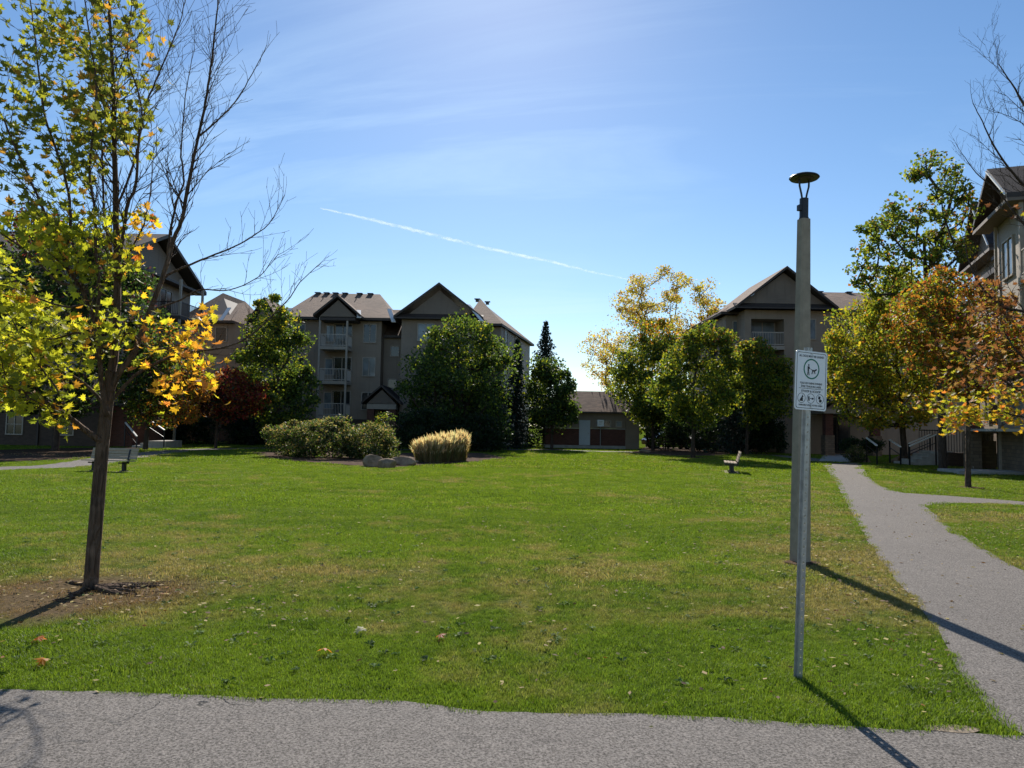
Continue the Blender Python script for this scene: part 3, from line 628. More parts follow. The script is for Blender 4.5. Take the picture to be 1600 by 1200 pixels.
# ornamental grasses
def reed(label, px, py, half, top, seed):
    r = np.random.default_rng(seed); b = G(px, py); root = empty('ornamental_grass', b); tag(root, label, 'ornamental grass', 'feather grasses beside the boulders')
    h0 = P(px, top, b.y).z; w = half*b.y/F; V = []; Fc = []; T = []
    def blade(x, y, h, ww, lx, ly, c, plume):
        n = len(V); t = r.uniform(0, 6.28); wx, wy = ww*math.cos(t), ww*math.sin(t)
        V.extend([(x-wx, y-wy, 0), (x+wx, y+wy, 0), (x+lx*.4+wx, y+ly*.4+wy, h*.6), (x+lx*.4-wx, y+ly*.4-wy, h*.6), (x+lx, y+ly, h)]); Fc.extend([(n, n+1, n+2, n+3), (n+3, n+2, n+4)]); T.extend([c]*5)
        if plume:
            n = len(V); q = .022; bx, by = x+lx*.6, y+ly*.6
            V.extend([(bx, by, h*.72), (bx+q, by, h*.85), (x+lx, y+ly, h*1.02), (bx-q, by, h*.85), (bx, by+q, h*.85), (bx, by-q, h*.85)]); Fc.extend([(n, n+1, n+2, n+3), (n, n+4, n+2, n+5)]); T.extend([(.44*r.uniform(.8, 1.15), .345, .27, 1)]*6)
    for i in range(1000):
        a = r.uniform(0, 6.28); d = math.sqrt(r.uniform()); x, y = w*.95*d*math.cos(a), w*.9*d*math.sin(a); h = h0*r.uniform(.50, 1.14)*(1-.20*d); k = r.uniform(.6, 1.2)
        blade(x, y, h, .008, x*.22+r.normal()*.15, y*.2+r.normal()*.12, (.24*k, .18*k, .09*k, 1) if r.uniform() < .75 else (.11*k, .13*k, .04*k, 1), r.uniform() < .55)
    me = bpy.data.meshes.new('blades'); me.from_pydata(V, [], Fc); me.materials.append(M['leaf'])
    at = me.color_attributes.new('tint', 'FLOAT_COLOR', 'POINT'); at.data.foreach_set('color', np.array(T, 'f').ravel()); link('blades', me, root)
reed('leftmost and lowest clump of tan feather grass, next to the boulders', 661, 722, 12, 684, 1)
reed('second clump from the left in the row of tan feather grass', 675, 723, 13, 680, 2)
reed('middle clump in the row of tan feather grass', 690, 722, 13, 677, 3)
reed('fourth clump from the left in the row of tan feather grass', 704, 721, 13, 675, 4)
reed('rightmost and tallest clump in the row of tan feather grass', 717, 720, 12, 673, 5)
# boulders
def boulder(label, px, py, wpx, hpx, seed, group='boulders at the hedge end'):
    import bmesh
    r = random.Random(seed); b = G(px, py); w = wpx*b.y/F/2; h = hpx*b.y/F
    bm = bmesh.new(); bmesh.ops.create_icosphere(bm, subdivisions=3, radius=1)
    pl = [(Vector((r.gauss(0, 1), r.gauss(0, 1), r.gauss(.3, .8))).normalized(), r.uniform(.62, .9)) for _ in range(9)]
    for v in bm.verts:
        for nn, d in pl:
            e = v.co.dot(nn)-d
            if e > 0: v.co -= nn*e
        v.co += Vector((r.gauss(0, .012), r.gauss(0, .012), r.gauss(0, .012)))
    mz = max(v.co.z for v in bm.verts)
    for v in bm.verts: v.co = Vector((v.co.x*w*1.15, v.co.y*w*.8, (v.co.z/mz*.62+.38)*h))
    me = bpy.data.meshes.new('boulder'); bm.to_mesh(me); bm.free(); me.materials.append(M['stone'])
    o = link('boulder', me); o.location = b; tag(o, label, 'boulder', group)
boulder('flat topped boulder nearest the hedge, leftmost of three', 583, 729, 29, 19, 1)
boulder('pointed low boulder in the middle of three on the lawn edge', 605, 731, 28, 15, 2)
boulder('wide brown boulder beside the feather grass, rightmost of three', 630, 727, 38, 14, 3)
boulder('small flat stone between the boulders and the feather grass', 648, 723, 12, 4, 4)
boulder('pale rock at the left foot of the entrance walk', 1352, 723, 15, 9, 5, 'rocks by the right entrance')
boulder('grey rock at the right foot of the entrance walk', 1404, 724, 20, 12, 6, 'rocks by the right entrance')
boulder('long grey retaining rock behind the tree trunk by the stairs', 1434, 716, 28, 14, 7, 'rocks by the right entrance')
boulder('pale flat rock in the mulch beside the shed', 1008, 708, 16, 6, 8, 'rocks by the shed')
# ------------------------------------------------------------------ buildings
def roof(mb, q, r1, r2, mode='x', th=.22, ends=(True, True)):
    A, B, C, D = [Vector(p) for p in q]; r1, r2 = Vector(r1), Vector(r2)
    if mode == 'x': fs = [((A, B, r2, r1), True), ((B, C, r2), ends[1]), ((C, D, r1, r2), True), ((D, A, r1), ends[0])]
    else: fs = [((A, B, r1), ends[0]), ((B, C, r2, r1), True), ((C, D, r2), ends[1]), ((D, A, r1, r2), True)]
    for f, on in fs:
        if on: mb.prism([p+Vector((0, 0, th)) for p in f], (0, 0, -th), 0, 1)
def window(parent, c, w, h, u=(1, 0), mull=1, pane=None, cross=False):
    """c centre on wall face, u unit vector along the wall, outward normal = (u.y,-u.x)"""
    ux = Vector((u[0], u[1], 0)); n = Vector((u[1], -u[0], 0)); c = Vector(c); z = Vector((0, 0, 1)); fr = MB(); t = .07
    def b(a0, a1, z0, z1, d0, d1, m):
        pts = [c+ux*x+z*y+n*d for d in (d0, d1) for (x, y) in ((a0, z0), (a1, z0), (a1, z1), (a0, z1))]
        m.add(pts, [(0,3,2,1),(4,5,6,7),(0,1,5,4),(1,2,6,5),(2,3,7,6),(3,0,4,7)])
    b(-w/2-t, w/2+t, h/2, h/2+t, -.05, .07, fr); b(-w/2-t, w/2+t, -h/2-t, -h/2, -.05, .09, fr); b(-w/2-t, -w/2, -h/2, h/2, -.05, .07, fr); b(w/2, w/2+t, -h/2, h/2, -.05, .07, fr)
    for k in range(mull): x = -w/2+w*(k+1)/(mull+1); b(x-.03, x+.03, -h/2, h/2, -.05, .06, fr)
    if cross: b(-w/2, w/2, -.025, .025, -.05, .055, fr)
    win = fr.build('window', M['beige'], parent); p = MB(); b(-w/2, w/2, -h/2, h/2, -.04, .02, p); p.build('pane', M[pane or random.choice(['glass', 'glass', 'glass', 'curtain'])], win); return win
def railing(parent, a, b, z, h=1.0, mat='rail', step=.125):
    a, b = Vector((*a, z)), Vector((*b, z)); m = MB(); d = b-a; L_ = d.length
    m.bar(a+Vector((0, 0, h)), b+Vector((0, 0, h)), .06, .05); m.bar(a+Vector((0, 0, .1)), b+Vector((0, 0, .1)), .05, .05)
    k = max(2, int(L_/step))
    for i in range(k+1): p = a+d*i/k; m.bar(p+Vector((0, 0, .1)), p+Vector((0, 0, h)), .025)
    return m.build('railing', M[mat], parent)
def balcony(parent, x0, x1, y0, y1, z, door=True, rail='rail', mat='beige', u='front'):
    m = MB(); m.box((x0, y0, z-.25), (x1, y1, z)); o = m.build('balcony', M[mat], parent)
    railing(o, (x0+.06, y0+.06), (x1-.06, y0+.06), z, 1.0, rail); railing(o, (x0+.06, y0+.1), (x0+.06, y1), z, 1.0, rail); railing(o, (x1-.06, y0+.1), (x1-.06, y1), z, 1.0, rail)
    return o
def wall(parent, x0, x1, y0, y1, z0, z1, mat, base=None, zb=1.6, name='wall'):
    m = MB(); m.box((x0, y0, z0 if not base else zb), (x1, y1, z1)); o = m.build(name, M[mat], parent)
    if base: m = MB(); m.box((x0-.06, y0-.06, z0), (x1+.06, y1+.06, zb)); m.build('wall', M[base], parent)
    return o
def gablewall(parent, x0, x1, y, z, zt, mat='gable', dy=.3):
    m = MB(); m.prism([(x0, y, z), (x1, y, z), ((x0+x1)/2, y, zt)], (0, dy, 0)); m.build('wall', M[mat], parent)
def bar_part(name, parent, a, b, w, h, mat):
    m = MB(); m.bar(a, b, w, h); return m.build(name, M[mat], parent)
def vents(parent, pts):
    for p in pts:
        m = MB(); m.box((p[0]-.16, p[1]-.16, p[2]-.2), (p[0]+.16, p[1]+.16, p[2]+.03)); m.box((p[0]-.27, p[1]-.22, p[2]+.032), (p[0]+.27, p[1]+.22, p[2]+.09)); m.build('roof_vent', M['black'], parent)
X_ = lambda px, Y: P(px, 660, Y).x
Z_ = lambda px, py, Y: P(px, py, Y).z
FL = (2.35, 5.2, 8.05)
# ---- middle building (world frame)
def middle():
    random.seed(61)
    B = empty('apartment_building', (0, 60, 0)); tag(B, 'tan apartment building across the back with hipped brown roofs', 'building')
    y = 0.0; x0, x1 = X_(445, 60), X_(592, 60)
    wall(B, x0, x1, y, 14, 0, 10.45, 'siding', 'bbrick', 2.1)
    m = MB(); roof(m, [(x0-.6, -.6, 10.45), (x1+1.2, -.6, 10.45), (x1+1.2, 14.6, 10.45), (x0-.6, 14.6, 10.45)], (X_(487, 66.5), 6.5, 13.75), (X_(588, 66.5), 6.5, 13.75)); m.build('roof', [M['shingle'], M['trim']], B)
    vents(B, [(X_(p_, 66.2), 6.2, 13.9) for p_ in (490, 504, 518, 533, 556, 573)])
    for px, py in ((483, 470), (500, 468), (533, 470), (552, 471)): bar_part('roof_vent', B, (X_(px, 65), 4.6, 12.55), (X_(px, 65), 4.6, 13.3), .08, .08, 'black')
    # balcony stack with gablet
    bx0, bx1 = X_(498, 59), X_(543, 59)
    for z in FL:
        balcony(B, bx0, bx1, -1.9, -.01, z)
        window(B, ((bx0+bx1)/2+.35, 0, z+1.08), 1.5, 2.0, mull=1, pane='glass'); window(B, (bx0+.5, 0, z+1.3), .7, 1.3, mull=0, pane='curtain')
    for x in (bx0+.07, bx1-.07): bar_part('post', B, (x, -1.83, 0), (x, -1.83, 10.45), .15, .15, 'beige')
    gx0, gx1 = X_(488, 58.6), X_(562, 58.6); gc = (gx0+gx1)/2
    m = MB(); roof(m, [(gx0, -2.3, 10.45), (gx1, -2.3, 10.45), (gx1, 4, 10.45), (gx0, 4, 10.45)], (gc, -2.3, 12.1), (gc, 4, 12.1), 'y', .2, (False, False)); m.build('roof', [M['shingle'], M['trim']], B)
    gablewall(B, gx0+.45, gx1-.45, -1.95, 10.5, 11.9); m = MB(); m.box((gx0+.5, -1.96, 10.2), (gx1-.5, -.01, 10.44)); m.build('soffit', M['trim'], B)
    for z in FL[1:]: window(B, (X_(574, 60), 0, z+1.35), 1.0, 1.5, mull=1)
    window(B, (X_(574, 60), 0, FL[0]+1.3), 1.0, 1.4, mull=1)
    for z in FL: window(B, (X_(463, 60), 0, z+1.3), .9, 1.4, mull=1)
    # link
    lx1 = X_(637, 61.5); ly = 1.4
    wall(B, x1, lx1, ly, 13, 0, 9.2, 'siding2', 'bbrick', 2.1)
    m = MB(); roof(m, [(x1-.5, .9, 9.2), (lx1+.6, .9, 9.2), (lx1+.6, 13, 9.2), (x1-.5, 13, 9.2)], (x1-.5, 7, 12.4), (lx1+.6, 7, 12.4), 'x', .2, (False, False)); m.build('roof', [M['shingle'], M['trim']], B)
    window(B, (X_(614, 61.4), ly, 8.05), .65, .8, mull=0, pane='glass'); window(B, (X_(611, 61.4), ly, 5.2), .65, .8, mull=0, pane='glass')
    # entrance porch
    px0, px1 = X_(565, 58), X_(626, 58); pc = (px0+px1)/2
    m = MB(); roof(m, [(px0, -2.4, 3.35), (px1, -2.4, 3.35), (px1, 1.3, 3.35), (px0, 1.3, 3.35)], (pc, -2.4, 4.75), (pc, 1.3, 4.75), 'y', .18, (False, False)); m.build('roof', [M['shingled'], M['trim']], B)
    gablewall(B, px0+.4, px1-.4, -2.05, 3.4, 4.55, 'gable'); m = MB(); m.box((px0+.4, -2.06, 2.95), (px1-.4, -.07, 3.36)); m.build('lintel', M['beige'], B)
    for x in (px0+.7, px1-.7): m = MB(); m.box((x-.28, -2.0, 0), (x+.28, -1.45, 2.94)); m.build('column', M['brick'], B)
    m = MB(); m.box((pc-.9, -.13, .1), (pc+.9, -.07, 2.5)); d = m.build('door', M['black'], B); m = MB()
    for s in (-.42, .42): m.box((pc+s-.3, -.16, .4), (pc+s+.3, -.132, 2.3))
    m.build('pane', M['glass'], d)
    # big gable block
    hx0, hx1 = lx1-.35, X_(741, 59); hy = -1.0; hc = (hx0+hx1)/2
    wall(B, hx0, hx1, hy, 13, 0, 10.5, 'siding', 'bbrick', 2.1)
    m = MB(); e0, e1 = hx0-.6, hx1+.6; roof(m, [(e0, hy-.7, 10.5), (e1, hy-.7, 10.5), (e1, 9, 10.5), (e0, 9, 10.5)], (hc, hy-.7, 13.35), (hc, 9, 13.35), 'y', .22, (False, False)); m.build('roof', [M['shingle'], M['trim']], B)
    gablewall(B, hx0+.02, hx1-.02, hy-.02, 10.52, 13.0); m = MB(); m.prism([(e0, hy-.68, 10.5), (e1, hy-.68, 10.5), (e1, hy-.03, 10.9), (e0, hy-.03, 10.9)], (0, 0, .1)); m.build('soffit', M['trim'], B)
    for z in FL: window(B, (X_(662, 59), hy, z+1.4), 1.3, 1.4, mull=1, pane='curtain' if z > 8 else 'glass')
    # right hipped end, turned towards the back
    E = [(hx1, 0.6), (X_(781, 60.2), 0.2), (X_(826, 74), 14), (hx1+.5, 14.5)]
    m = MB(); m.prism([(p[0], p[1], 0) for p in E], (0, 0, 10.2)); m.build('wall', M['siding'], B)
    cx, cy = sum(p[0] for p in E)/4, sum(p[1] for p in E)/4; EE = [(cx+(p[0]-cx)*1.16, cy+(p[1]-cy)*1.09, 10.2) for p in E]; EE[0] = (E[0][0]-1.2, EE[0][1], 10.2)
    m = MB(); ap = (X_(747, 66), 6.0, Z_(747, 470, 66)); ap2 = (X_(753, 69), 9.0, ap[2]); m2 = [Vector(p) for p in EE]
    for f in ((m2[0], m2[1], ap), (m2[1], m2[2], ap2, ap), (m2[2], m2[3], ap2), (m2[3], m2[0], ap, ap2)): m.prism([Vector(p)+Vector((0, 0, .2)) for p in f], (0, 0, -.2), 0, 1)
    m.build('roof', [M['shingle'], M['trim']], B); vents(B, [(ap[0]-.3, 6, ap[2]+.1), (ap[0]+.6, 7.4, ap[2]+.1)])
    u = Vector((E[2][0]-E[1][0], E[2][1]-E[1][1])).normalized()
    for z in FL:
        for t in (1.8, 6.5): window(B, (E[1][0]+u.x*t, E[1][1]+u.y*t, z+1.35), 1.1, 1.4, (u.x, u.y), pane='glass')
    # left part
    wx0, wx1 = X_(285, 62), X_(378, 62)
    wall(B, wx0, wx1, 2, 15, 0, 10.3, 'siding', 'bbrick', 2.1)
    m = MB(); roof(m, [(wx0-.6, 1.4, 10.3), (wx1-.9, 1.4, 10.3), (wx1-.9, 15, 10.3), (wx0-.6, 15, 10.3)], (wx0+1.0, 7, 13.7), (wx1-2.0, 7, 12.9)); m.build('roof', [M['shingle'], M['trim']], B)
    g0, g1 = X_(288, 61), X_(318, 61)
    for z in FL: window(B, (X_(303, 62), 2, z+1.35), 1.2, 1.6, mull=1, pane='curtain'); window(B, (X_(340, 62), 2, z+1.3), .9, 1.2, mull=0)
    wall(B, wx1, x0, 2.8, 14, 0, 9.6, 'siding2', 'bbrick', 2.1)
    m = MB(); roof(m, [(wx1-.9, 2.2, 9.6), (x0+.2, 2.2, 9.6), (x0+.2, 14, 9.6), (wx1-.9, 14, 9.6)], (wx1-.9, 8, 12.55), (x0+.2, 8, 12.55), 'x', .2, (False, False)); m.build('roof', [M['shingle'], M['trim']], B)
    q0, q1 = X_(380, 60.6), X_(430, 60.6); qc = (q0+q1)/2
    m = MB(); roof(m, [(q0, .6, 10.3), (q1, .6, 10.3), (q1, 8, 10.3), (q0, 8, 10.3)], (qc, .6, 12.3), (qc, 8, 12.3), 'y', .2, (False, False)); m.build('roof', [M['shingle'], M['trim']], B)
    gablewall(B, q0+.5, q1-.5, .95, 10.35, 12.0); wall(B, q0+.5, q1-.5, .96, 2.78, 0, 10.3, 'siding', None)
    for z in FL: balcony(B, q0+.5, q1-.5, -.7, .94, z); window(B, (qc, .96, z+1.1), 1.6, 2.0)
    # white valley flashings
    for a, b, Y in (((352, 480), (347, 503), 61.2), ((448, 482), (448, 498), 59.2), ((557, 484), (562, 499), 58.0), ((605, 482), (616, 506), 59.1), ((731, 475), (754, 505), 58.0)):
        p, q = P(*a, Y), P(*b, Y); p.y -= 60; q.y -= 60; p.y += 1.2; bar_part('flashing_and_lit_rake', B, p+Vector((0, -.3, .1)), q+Vector((0, -.3, .1)), .34, .06, 'white')
middle()
# ---- building beyond the lamp post
def far_right():
    random.seed(62)
    Y = 55.0; B = empty('apartment_building', (0, Y, 0)); tag(B, 'four storey apartment building with a wide front gable seen behind the lamp post', 'building')
    a0, a1 = X_(1164, Y), X_(1300, Y); o0, o1 = X_(1167, Y)+.35, X_(1226, Y); zt = 11.15; F3 = (2.45, 5.4, 8.35)
    # front wall with a recessed balcony stack
    m = MB(); m.box((a0, 0, 0), (o0, 1.8, zt)); m.box((o1, 0, 0), (a1, 14, zt)); m.box((a0, 1.8, 0), (o1, 14, zt)); m.build('wall', M['siding'], B)
    m = MB(); m.box((o0, 0, zt-.7), (o1, 1.79, zt-.01)); m.build('wall', M['siding'], B)
    for z in F3:
        m = MB(); m.box((o0+.01, -.12, z-.3), (o1-.01, 1.79, z)); o = m.build('balcony', M['beige'], B); railing(o, (o0+.05, -.04), (o1-.05, -.04), z, 1.05)
        window(B, ((o0+o1)/2+.2, 1.8, z+1.08), 1.9, 2.05, mull=1, pane='curtain' if z > 8 else 'glass')
        window(B, (X_(1267, Y), 0, z+1.35), .75, 1.5, mull=0, pane='curtain')
        m = MB(); m.box((o0+.25, 1.66, z+1.75), (o0+.4, 1.79, z+2.0)); m.build('wall_lamp', M['white'], B)
    m = MB(); m.box((o0+.02, -.05, zt-3.5-.6), (o1-.02, .06, zt-3.5-.15)); m.build('beam', M['brick'], B)
    # left hipped part
    l0 = X_(1134, Y+2)
    m = MB(); m.box((l0, 2, 0), (a0, 14, 11.0)); m.build('wall', M['siding2'], B)
    for z in F3: window(B, (X_(1154, 57), 2, z+1.35), .85, 1.6, mull=0, pane='curtain')
    m = MB(); roof(m, [(l0-.55, 1.4, 11.0), (a1+3, 1.4, 11.0), (a1+3, 14.5, 11.0), (l0-.55, 14.5, 11.0)], (l0+3.2, 8, 13.4), (a1+3, 8, 13.4), 'x', .22, (True, False)); m.build('roof', [M['shingle'], M['trim']], B)
    # gable
    e0, e1 = X_(1150, Y-.8), X_(1313, Y-.8); c = (e0+e1)/2
    m = MB(); roof(m, [(e0, -.8, zt), (e1, -.8, zt), (e1, 8, zt), (e0, 8, zt)], (c, -.8, 14.3), (c, 8, 14.3), 'y', .2, (False, False)); m.build('roof', [M['shingle'], M['trim']], B)
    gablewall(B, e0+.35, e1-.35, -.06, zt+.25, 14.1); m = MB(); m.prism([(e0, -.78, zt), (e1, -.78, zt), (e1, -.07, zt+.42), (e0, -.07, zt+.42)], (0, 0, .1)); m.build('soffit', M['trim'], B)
    # right wing
    r1 = X_(1590, Y+1)
    m = MB(); m.box((a1, 1.2, 0), (r1, 14, zt)); m.build('wall', M['siding'], B)
    m = MB(); roof(m, [(a1-.2, .5, zt), (r1, .5, zt), (r1, 14.5, zt), (a1-.2, 14.5, zt)], (a1-.2, 8, 14.0), (r1-2, 8, 14.0), 'x', .22, (False, True)); m.build('roof', [M['shingle'], M['trim']], B)
    vents(B, [(a1+1.3, 7.5, 14.1), (a1+2.4, 7.5, 14.1), (a1+5, 7.5, 14.1)])
    for k in range(6):
        for z in F3: window(B, (a1+1.6+k*2.6, 1.2, z+1.3), 1.1, 1.4)
    # entrance with brick piers
    c0, c1 = X_(1291, 53), X_(1364, 53)
    for x in (c0, c1):
        m = MB(); m.box((x-.35, -2.6, 0), (x+.35, -1.9, 1.5)); m.build('column', M['block'], B); m = MB(); m.box((x-.28, -2.53, 1.5), (x+.28, -1.97, 3.1)); m.build('column', M['brick'], B)
    m = MB(); m.box((c0-.5, -2.8, 3.1), (c1+.5, 1.18, 3.45)); m.build('canopy', M['beige'], B)
    pc = (c0+c1)/2; m = MB(); roof(m, [(c0-.8, -3, 3.45), (c1+.8, -3, 3.45), (c1+.8, 1.15, 3.45), (c0-.8, 1.15, 3.45)], (pc, -3, 5.0), (pc, 1.15, 5.0), 'y', .18, (False, False)); m.build('roof', [M['shingled'], M['trim']], B)
    gablewall(B, c0-.3, c1+.3, -2.6, 3.46, 4.75)
    m = MB(); m.box((pc-1.5, 1.08, .1), (pc+1.5, 1.19, 2.9)); d = m.build('door', M['black'], B)
    for s in (-.95, 0, .95): m = MB(); m.box((pc+s-.4, 1.04, .3), (pc+s+.4, 1.075, 2.7)); m.build('pane', M['glass'], d)
far_right()
# ---- left building
def left_building():
    random.seed(63)
    xe, y0, y1 = -25.8, 44.8, 56.2; B = empty('apartment_building', (xe, y0, 0)); tag(B, 'tall shaded brown apartment building on the left with its gable towards the lawn', 'building')
    L_ = 34.0; ze = 12.2
    D_ = 11.4
    m = MB(); m.box((-L_, 0, 2.9), (0, D_, ze)); m.build('wall', M['siding'], B); m = MB(); m.box((-L_, -.07, 0), (.07, D_+.05, 2.9)); m.build('wall', M['bbrick'], B)
    m = MB(); roof(m, [(-L_, -.9, ze-.3), (.9, -.9, ze-.3), (.9, D_+.9, ze-.3), (-L_, D_+.9, ze-.3)], (-L_, D_/2, 14.9), (.9, D_/2, 14.9), 'x', .25, (False, False)); m.build('roof', [M['shingled'], M['trim']], B)
    m = MB(); m.prism([(.03, 0, ze-.1), (.03, D_, ze-.1), (.03, D_/2, 14.6)], (-.3, 0, 0)); m.build('wall', M['gable'], B)
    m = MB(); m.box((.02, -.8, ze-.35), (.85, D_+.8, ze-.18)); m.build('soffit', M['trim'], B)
    for k in range(9):
        x = -2.2-k*3.2
        for z in (3.2, 6.3, 9.4): window(B, (x, 0, z+1.3), 1.1, 1.5, mull=1, pane='glass')
        window(B, (x, -.07, 1.35), .95, 1.2, mull=1, pane='glass', cross=True)
        if k % 3 == 1: bar_part('downpipe', B, (x+1.5, -.14, 0), (x+1.5, -.14, ze-.4), .1, .1, 'trim')
    for z in (3.1, 6.15, 9.25):
        m = MB(); m.box((.06, 5.6, z-.25), (2.0, 9.4, z)); o = m.build('balcony', M['trim'], B)
        railing(o, (1.94, 5.66), (1.94, 9.34), z, 1.0, 'black'); railing(o, (.1, 5.66), (1.9, 5.66), z, 1.0, 'black')
        window(B, (0, 7.4, z+1.1), 1.7, 2.0, (0, 1), pane='glass'); window(B, (0, 2.6, z+1.4), 1.1, 1.4, (0, 1), pane='curtain')
    for y in (5.7, 9.3): bar_part('post', B, (1.9, y, 0), (1.9, y, ze-.35), .15, .15, 'beige')
    m = MB(); m.box((.08, .6, 0), (1.6, 4.6, 2.6)); m.build('porch', M['brick'], B)
    m = MB(); m.box((.08, .3, 2.61), (1.9, 4.9, 2.85)); m.build('porch_roof', M['trim'], B)
left_building()
# ---- right building, close
def right_building():
    random.seed(64)
    O = Vector((18.9, 26.9, 0)); ang = math.atan2(.937, .35)    # local x runs along the facade away from the camera, local y points into the building
    B = empty('apartment_building', O, ang); tag(B, 'nearest apartment building on the right edge with steep gables, lit siding and corner balconies', 'building')
    B.scale = (1.15, 1.15, 1.15); B.location = (O.x*1.15, O.y*1.15, -.27)
    # in this frame outward normal is +y (left seen from the camera side), inside is -y
    ze = 10.75
    def bx(a, b, mat, name='wall'): m = MB(); m.box(a, b); return m.build(name, M[mat], B)
    bx((0, -10, 1.9), (4.0, -.6, ze), 'sidingw'); bx((-.06, -10.1, 0), (4.06, -.54, 1.9), 'block')
    bx((4.0, -10, 1.9), (8.3, -3.0, 9.4), 'siding'); bx((4.0, -10, 0), (8.3, -2.94, 1.9), 'block')
    bx((8.3, -12, 1.9), (13.4, -2.0, ze), 'siding2'); bx((8.24, -12, 0), (13.46, -1.94, 1.9), 'block')
    bx((-12, -10, 1.9), (0, -2.4, ze), 'sidingw'); bx((-12, -10, 0), (0, -2.34, 1.9), 'block')
    # gable 1 over the near bay
    def gab(x0, x1, yf, yb, z, zt, ov=.55):
        c = (x0+x1)/2
        m = MB(); A, Bq, C, D = (x0-ov, yf, z), (x0-ov, yb, z), (x1+ov, yb, z), (x1+ov, yf, z)
        for f in ((A, (c, yf, zt), (c, yb, zt), Bq), (D, C, (c, yb, zt), (c, yf, zt))): m.prism([Vector(p)+Vector((0, 0, .2)) for p in f], (0, 0, -.2), 0, 1)
        m.build('roof', [M['shingled'], M['trim']], B)
        m = MB(); m.prism([(x0-.1, yf-.7, z-.05), (x1+.1, yf-.7, z-.05), (c, yf-.7, zt-.12)], (0, -.2, 0)); m.build('wall', M['gable'], B)
        m = MB(); m.box((x0-ov, yf-.68, z-.12), (x1+ov, yf-.02, z+.02)); m.build('soffit', M['gable'], B)
        bar_part('flashing_and_lit_rake', B, (c, yf+.03, zt+.1), (x0-ov, yf+.03, z+.12), .06, .06, 'white')  # white bar along the near rake: sun catching the edge, put into colour
    gab(0, 4, .1, -10, ze, 12.55); gab(8.3, 13.4, -1.3, -12, ze, 13.7)
    m = MB(); roof(m, [(-12, -1.6, ze), (8.6, -1.6, ze-.5), (8.6, -10.5, ze-.5), (-12, -10.5, ze)][::-1], (-12, -6, 12.5), (8.6, -6, 12.4), 'x', .2, (False, False)); m.build('roof', [M['shingled'], M['trim']], B)
    # balconies at the near side
    for z in (2.15, 5.0, 7.75):
        m = MB(); m.box((-4.2, -2.38, z-.32), (-.02, -.35, z)); o = m.build('balcony', M['beige'], B)
        railing(o, (-4.15, -.42), (-.1, -.42), z, 1.0); railing(o, (-4.15, -2.3), (-4.15, -.45), z, 1.0)
        window(B, (-2.0, -2.4, z+1.1), 1.8, 2.0, (-1, 0), pane='glass')
        m = MB(); m.box((4.1, -2.98, z-.3), (8.2, -1.2, z)); o = m.build('balcony', M['beige'], B); railing(o, (4.15, -1.26), (8.15, -1.26), z, 1.0, 'black')
        window(B, (6.0, -3.0, z+1.1), 1.8, 2.0, (-1, 0), pane='glass'); window(B, (2.0, -.6, z+1.2), 1.3, 1.5, (-1, 0), pane='curtain'); window(B, (11.0, -2.0, z+1.2), 1.3, 1.5, (-1, 0), pane='curtain')
        # side of the bay that looks at the camera
        window(B, (0, -1.5, z+1.3), .9, 1.5, (0, -1), pane='glass', mull=0)
    for x in (-4.1, -.2): bar_part('post', B, (x, -.45, 0), (x, -.45, ze), .16, .16, 'beige')
    for x in (4.2, 8.1): bar_part('post', B, (x, -1.3, 0), (x, -1.3, 9.3), .16, .16, 'beige')
    m = MB(); m.box((3.9, -3.2, 9.15), (8.4, -1.0, 9.4)); m.build('soffit', M['trim'], B)
    # shingled lean-to roof over the patio and brick pier
    m = MB(); m.prism([(-1.2, .6, 4.1), (8.0, .6, 4.1), (8.0, -.58, 5.1), (-1.2, -.58, 5.1)], (0, 0, .14)); m.build('roof', M['shingled'], B)
    for x in (4.4,): m = MB(); m.box((x-.24, .05, 1.9), (x+.24, .5, 4.1)); m.build('column', M['brick'], B); m = MB(); m.box((x-.3, -.0, 0), (x+.3, .56, 1.9)); m.build('column', M['block'], B)
    m = MB(); m.box((-1.3, -.5, 1.9), (4.7, .62, 2.0)); m.build('wall_cap', M['concrete'], B)
    bar_part('downpipe', B, (3.4, -.5, .3), (3.4, -.5, ze), .1, .1, 'beige')
right_building()
def garden_wall():
    Y = 36.0; x0, x1 = X_(1519, Y), X_(1556, Y); root = empty('garden_wall', (x0, Y, 0)); tag(root, 'tan block garden wall with flat cap beside the thin orange tree trunk on the right', 'wall'); L_ = x1-x0
    m = MB(); m.box((0, 0, 0), (L_, .25, 1.45)); m.build('wall', M['block'], root)
    m = MB(); m.box((-.05, -.05, 1.82), (L_, .3, 1.92)); m.build('cap', M['beige'], root)
    me = None; n = int(L_/.16)
    for i in range(n):
        if me is None: m = MB(); m.box((0, .04, 1.451), (.14, .2, 1.819)); o = m.build('board', M['siding2'], root); me = o.data
        else: o = link('board', me, root)
        o.location = (i*.16, 0, 0)
    m = MB(); m.bar((.28, -.08, .25), (.28, -.08, 4.0), .11); m.bar((.28, -.08, .25), (-.35, -.5, .12), .10); m.build('downpipe', M['beige'], root)
garden_wall()
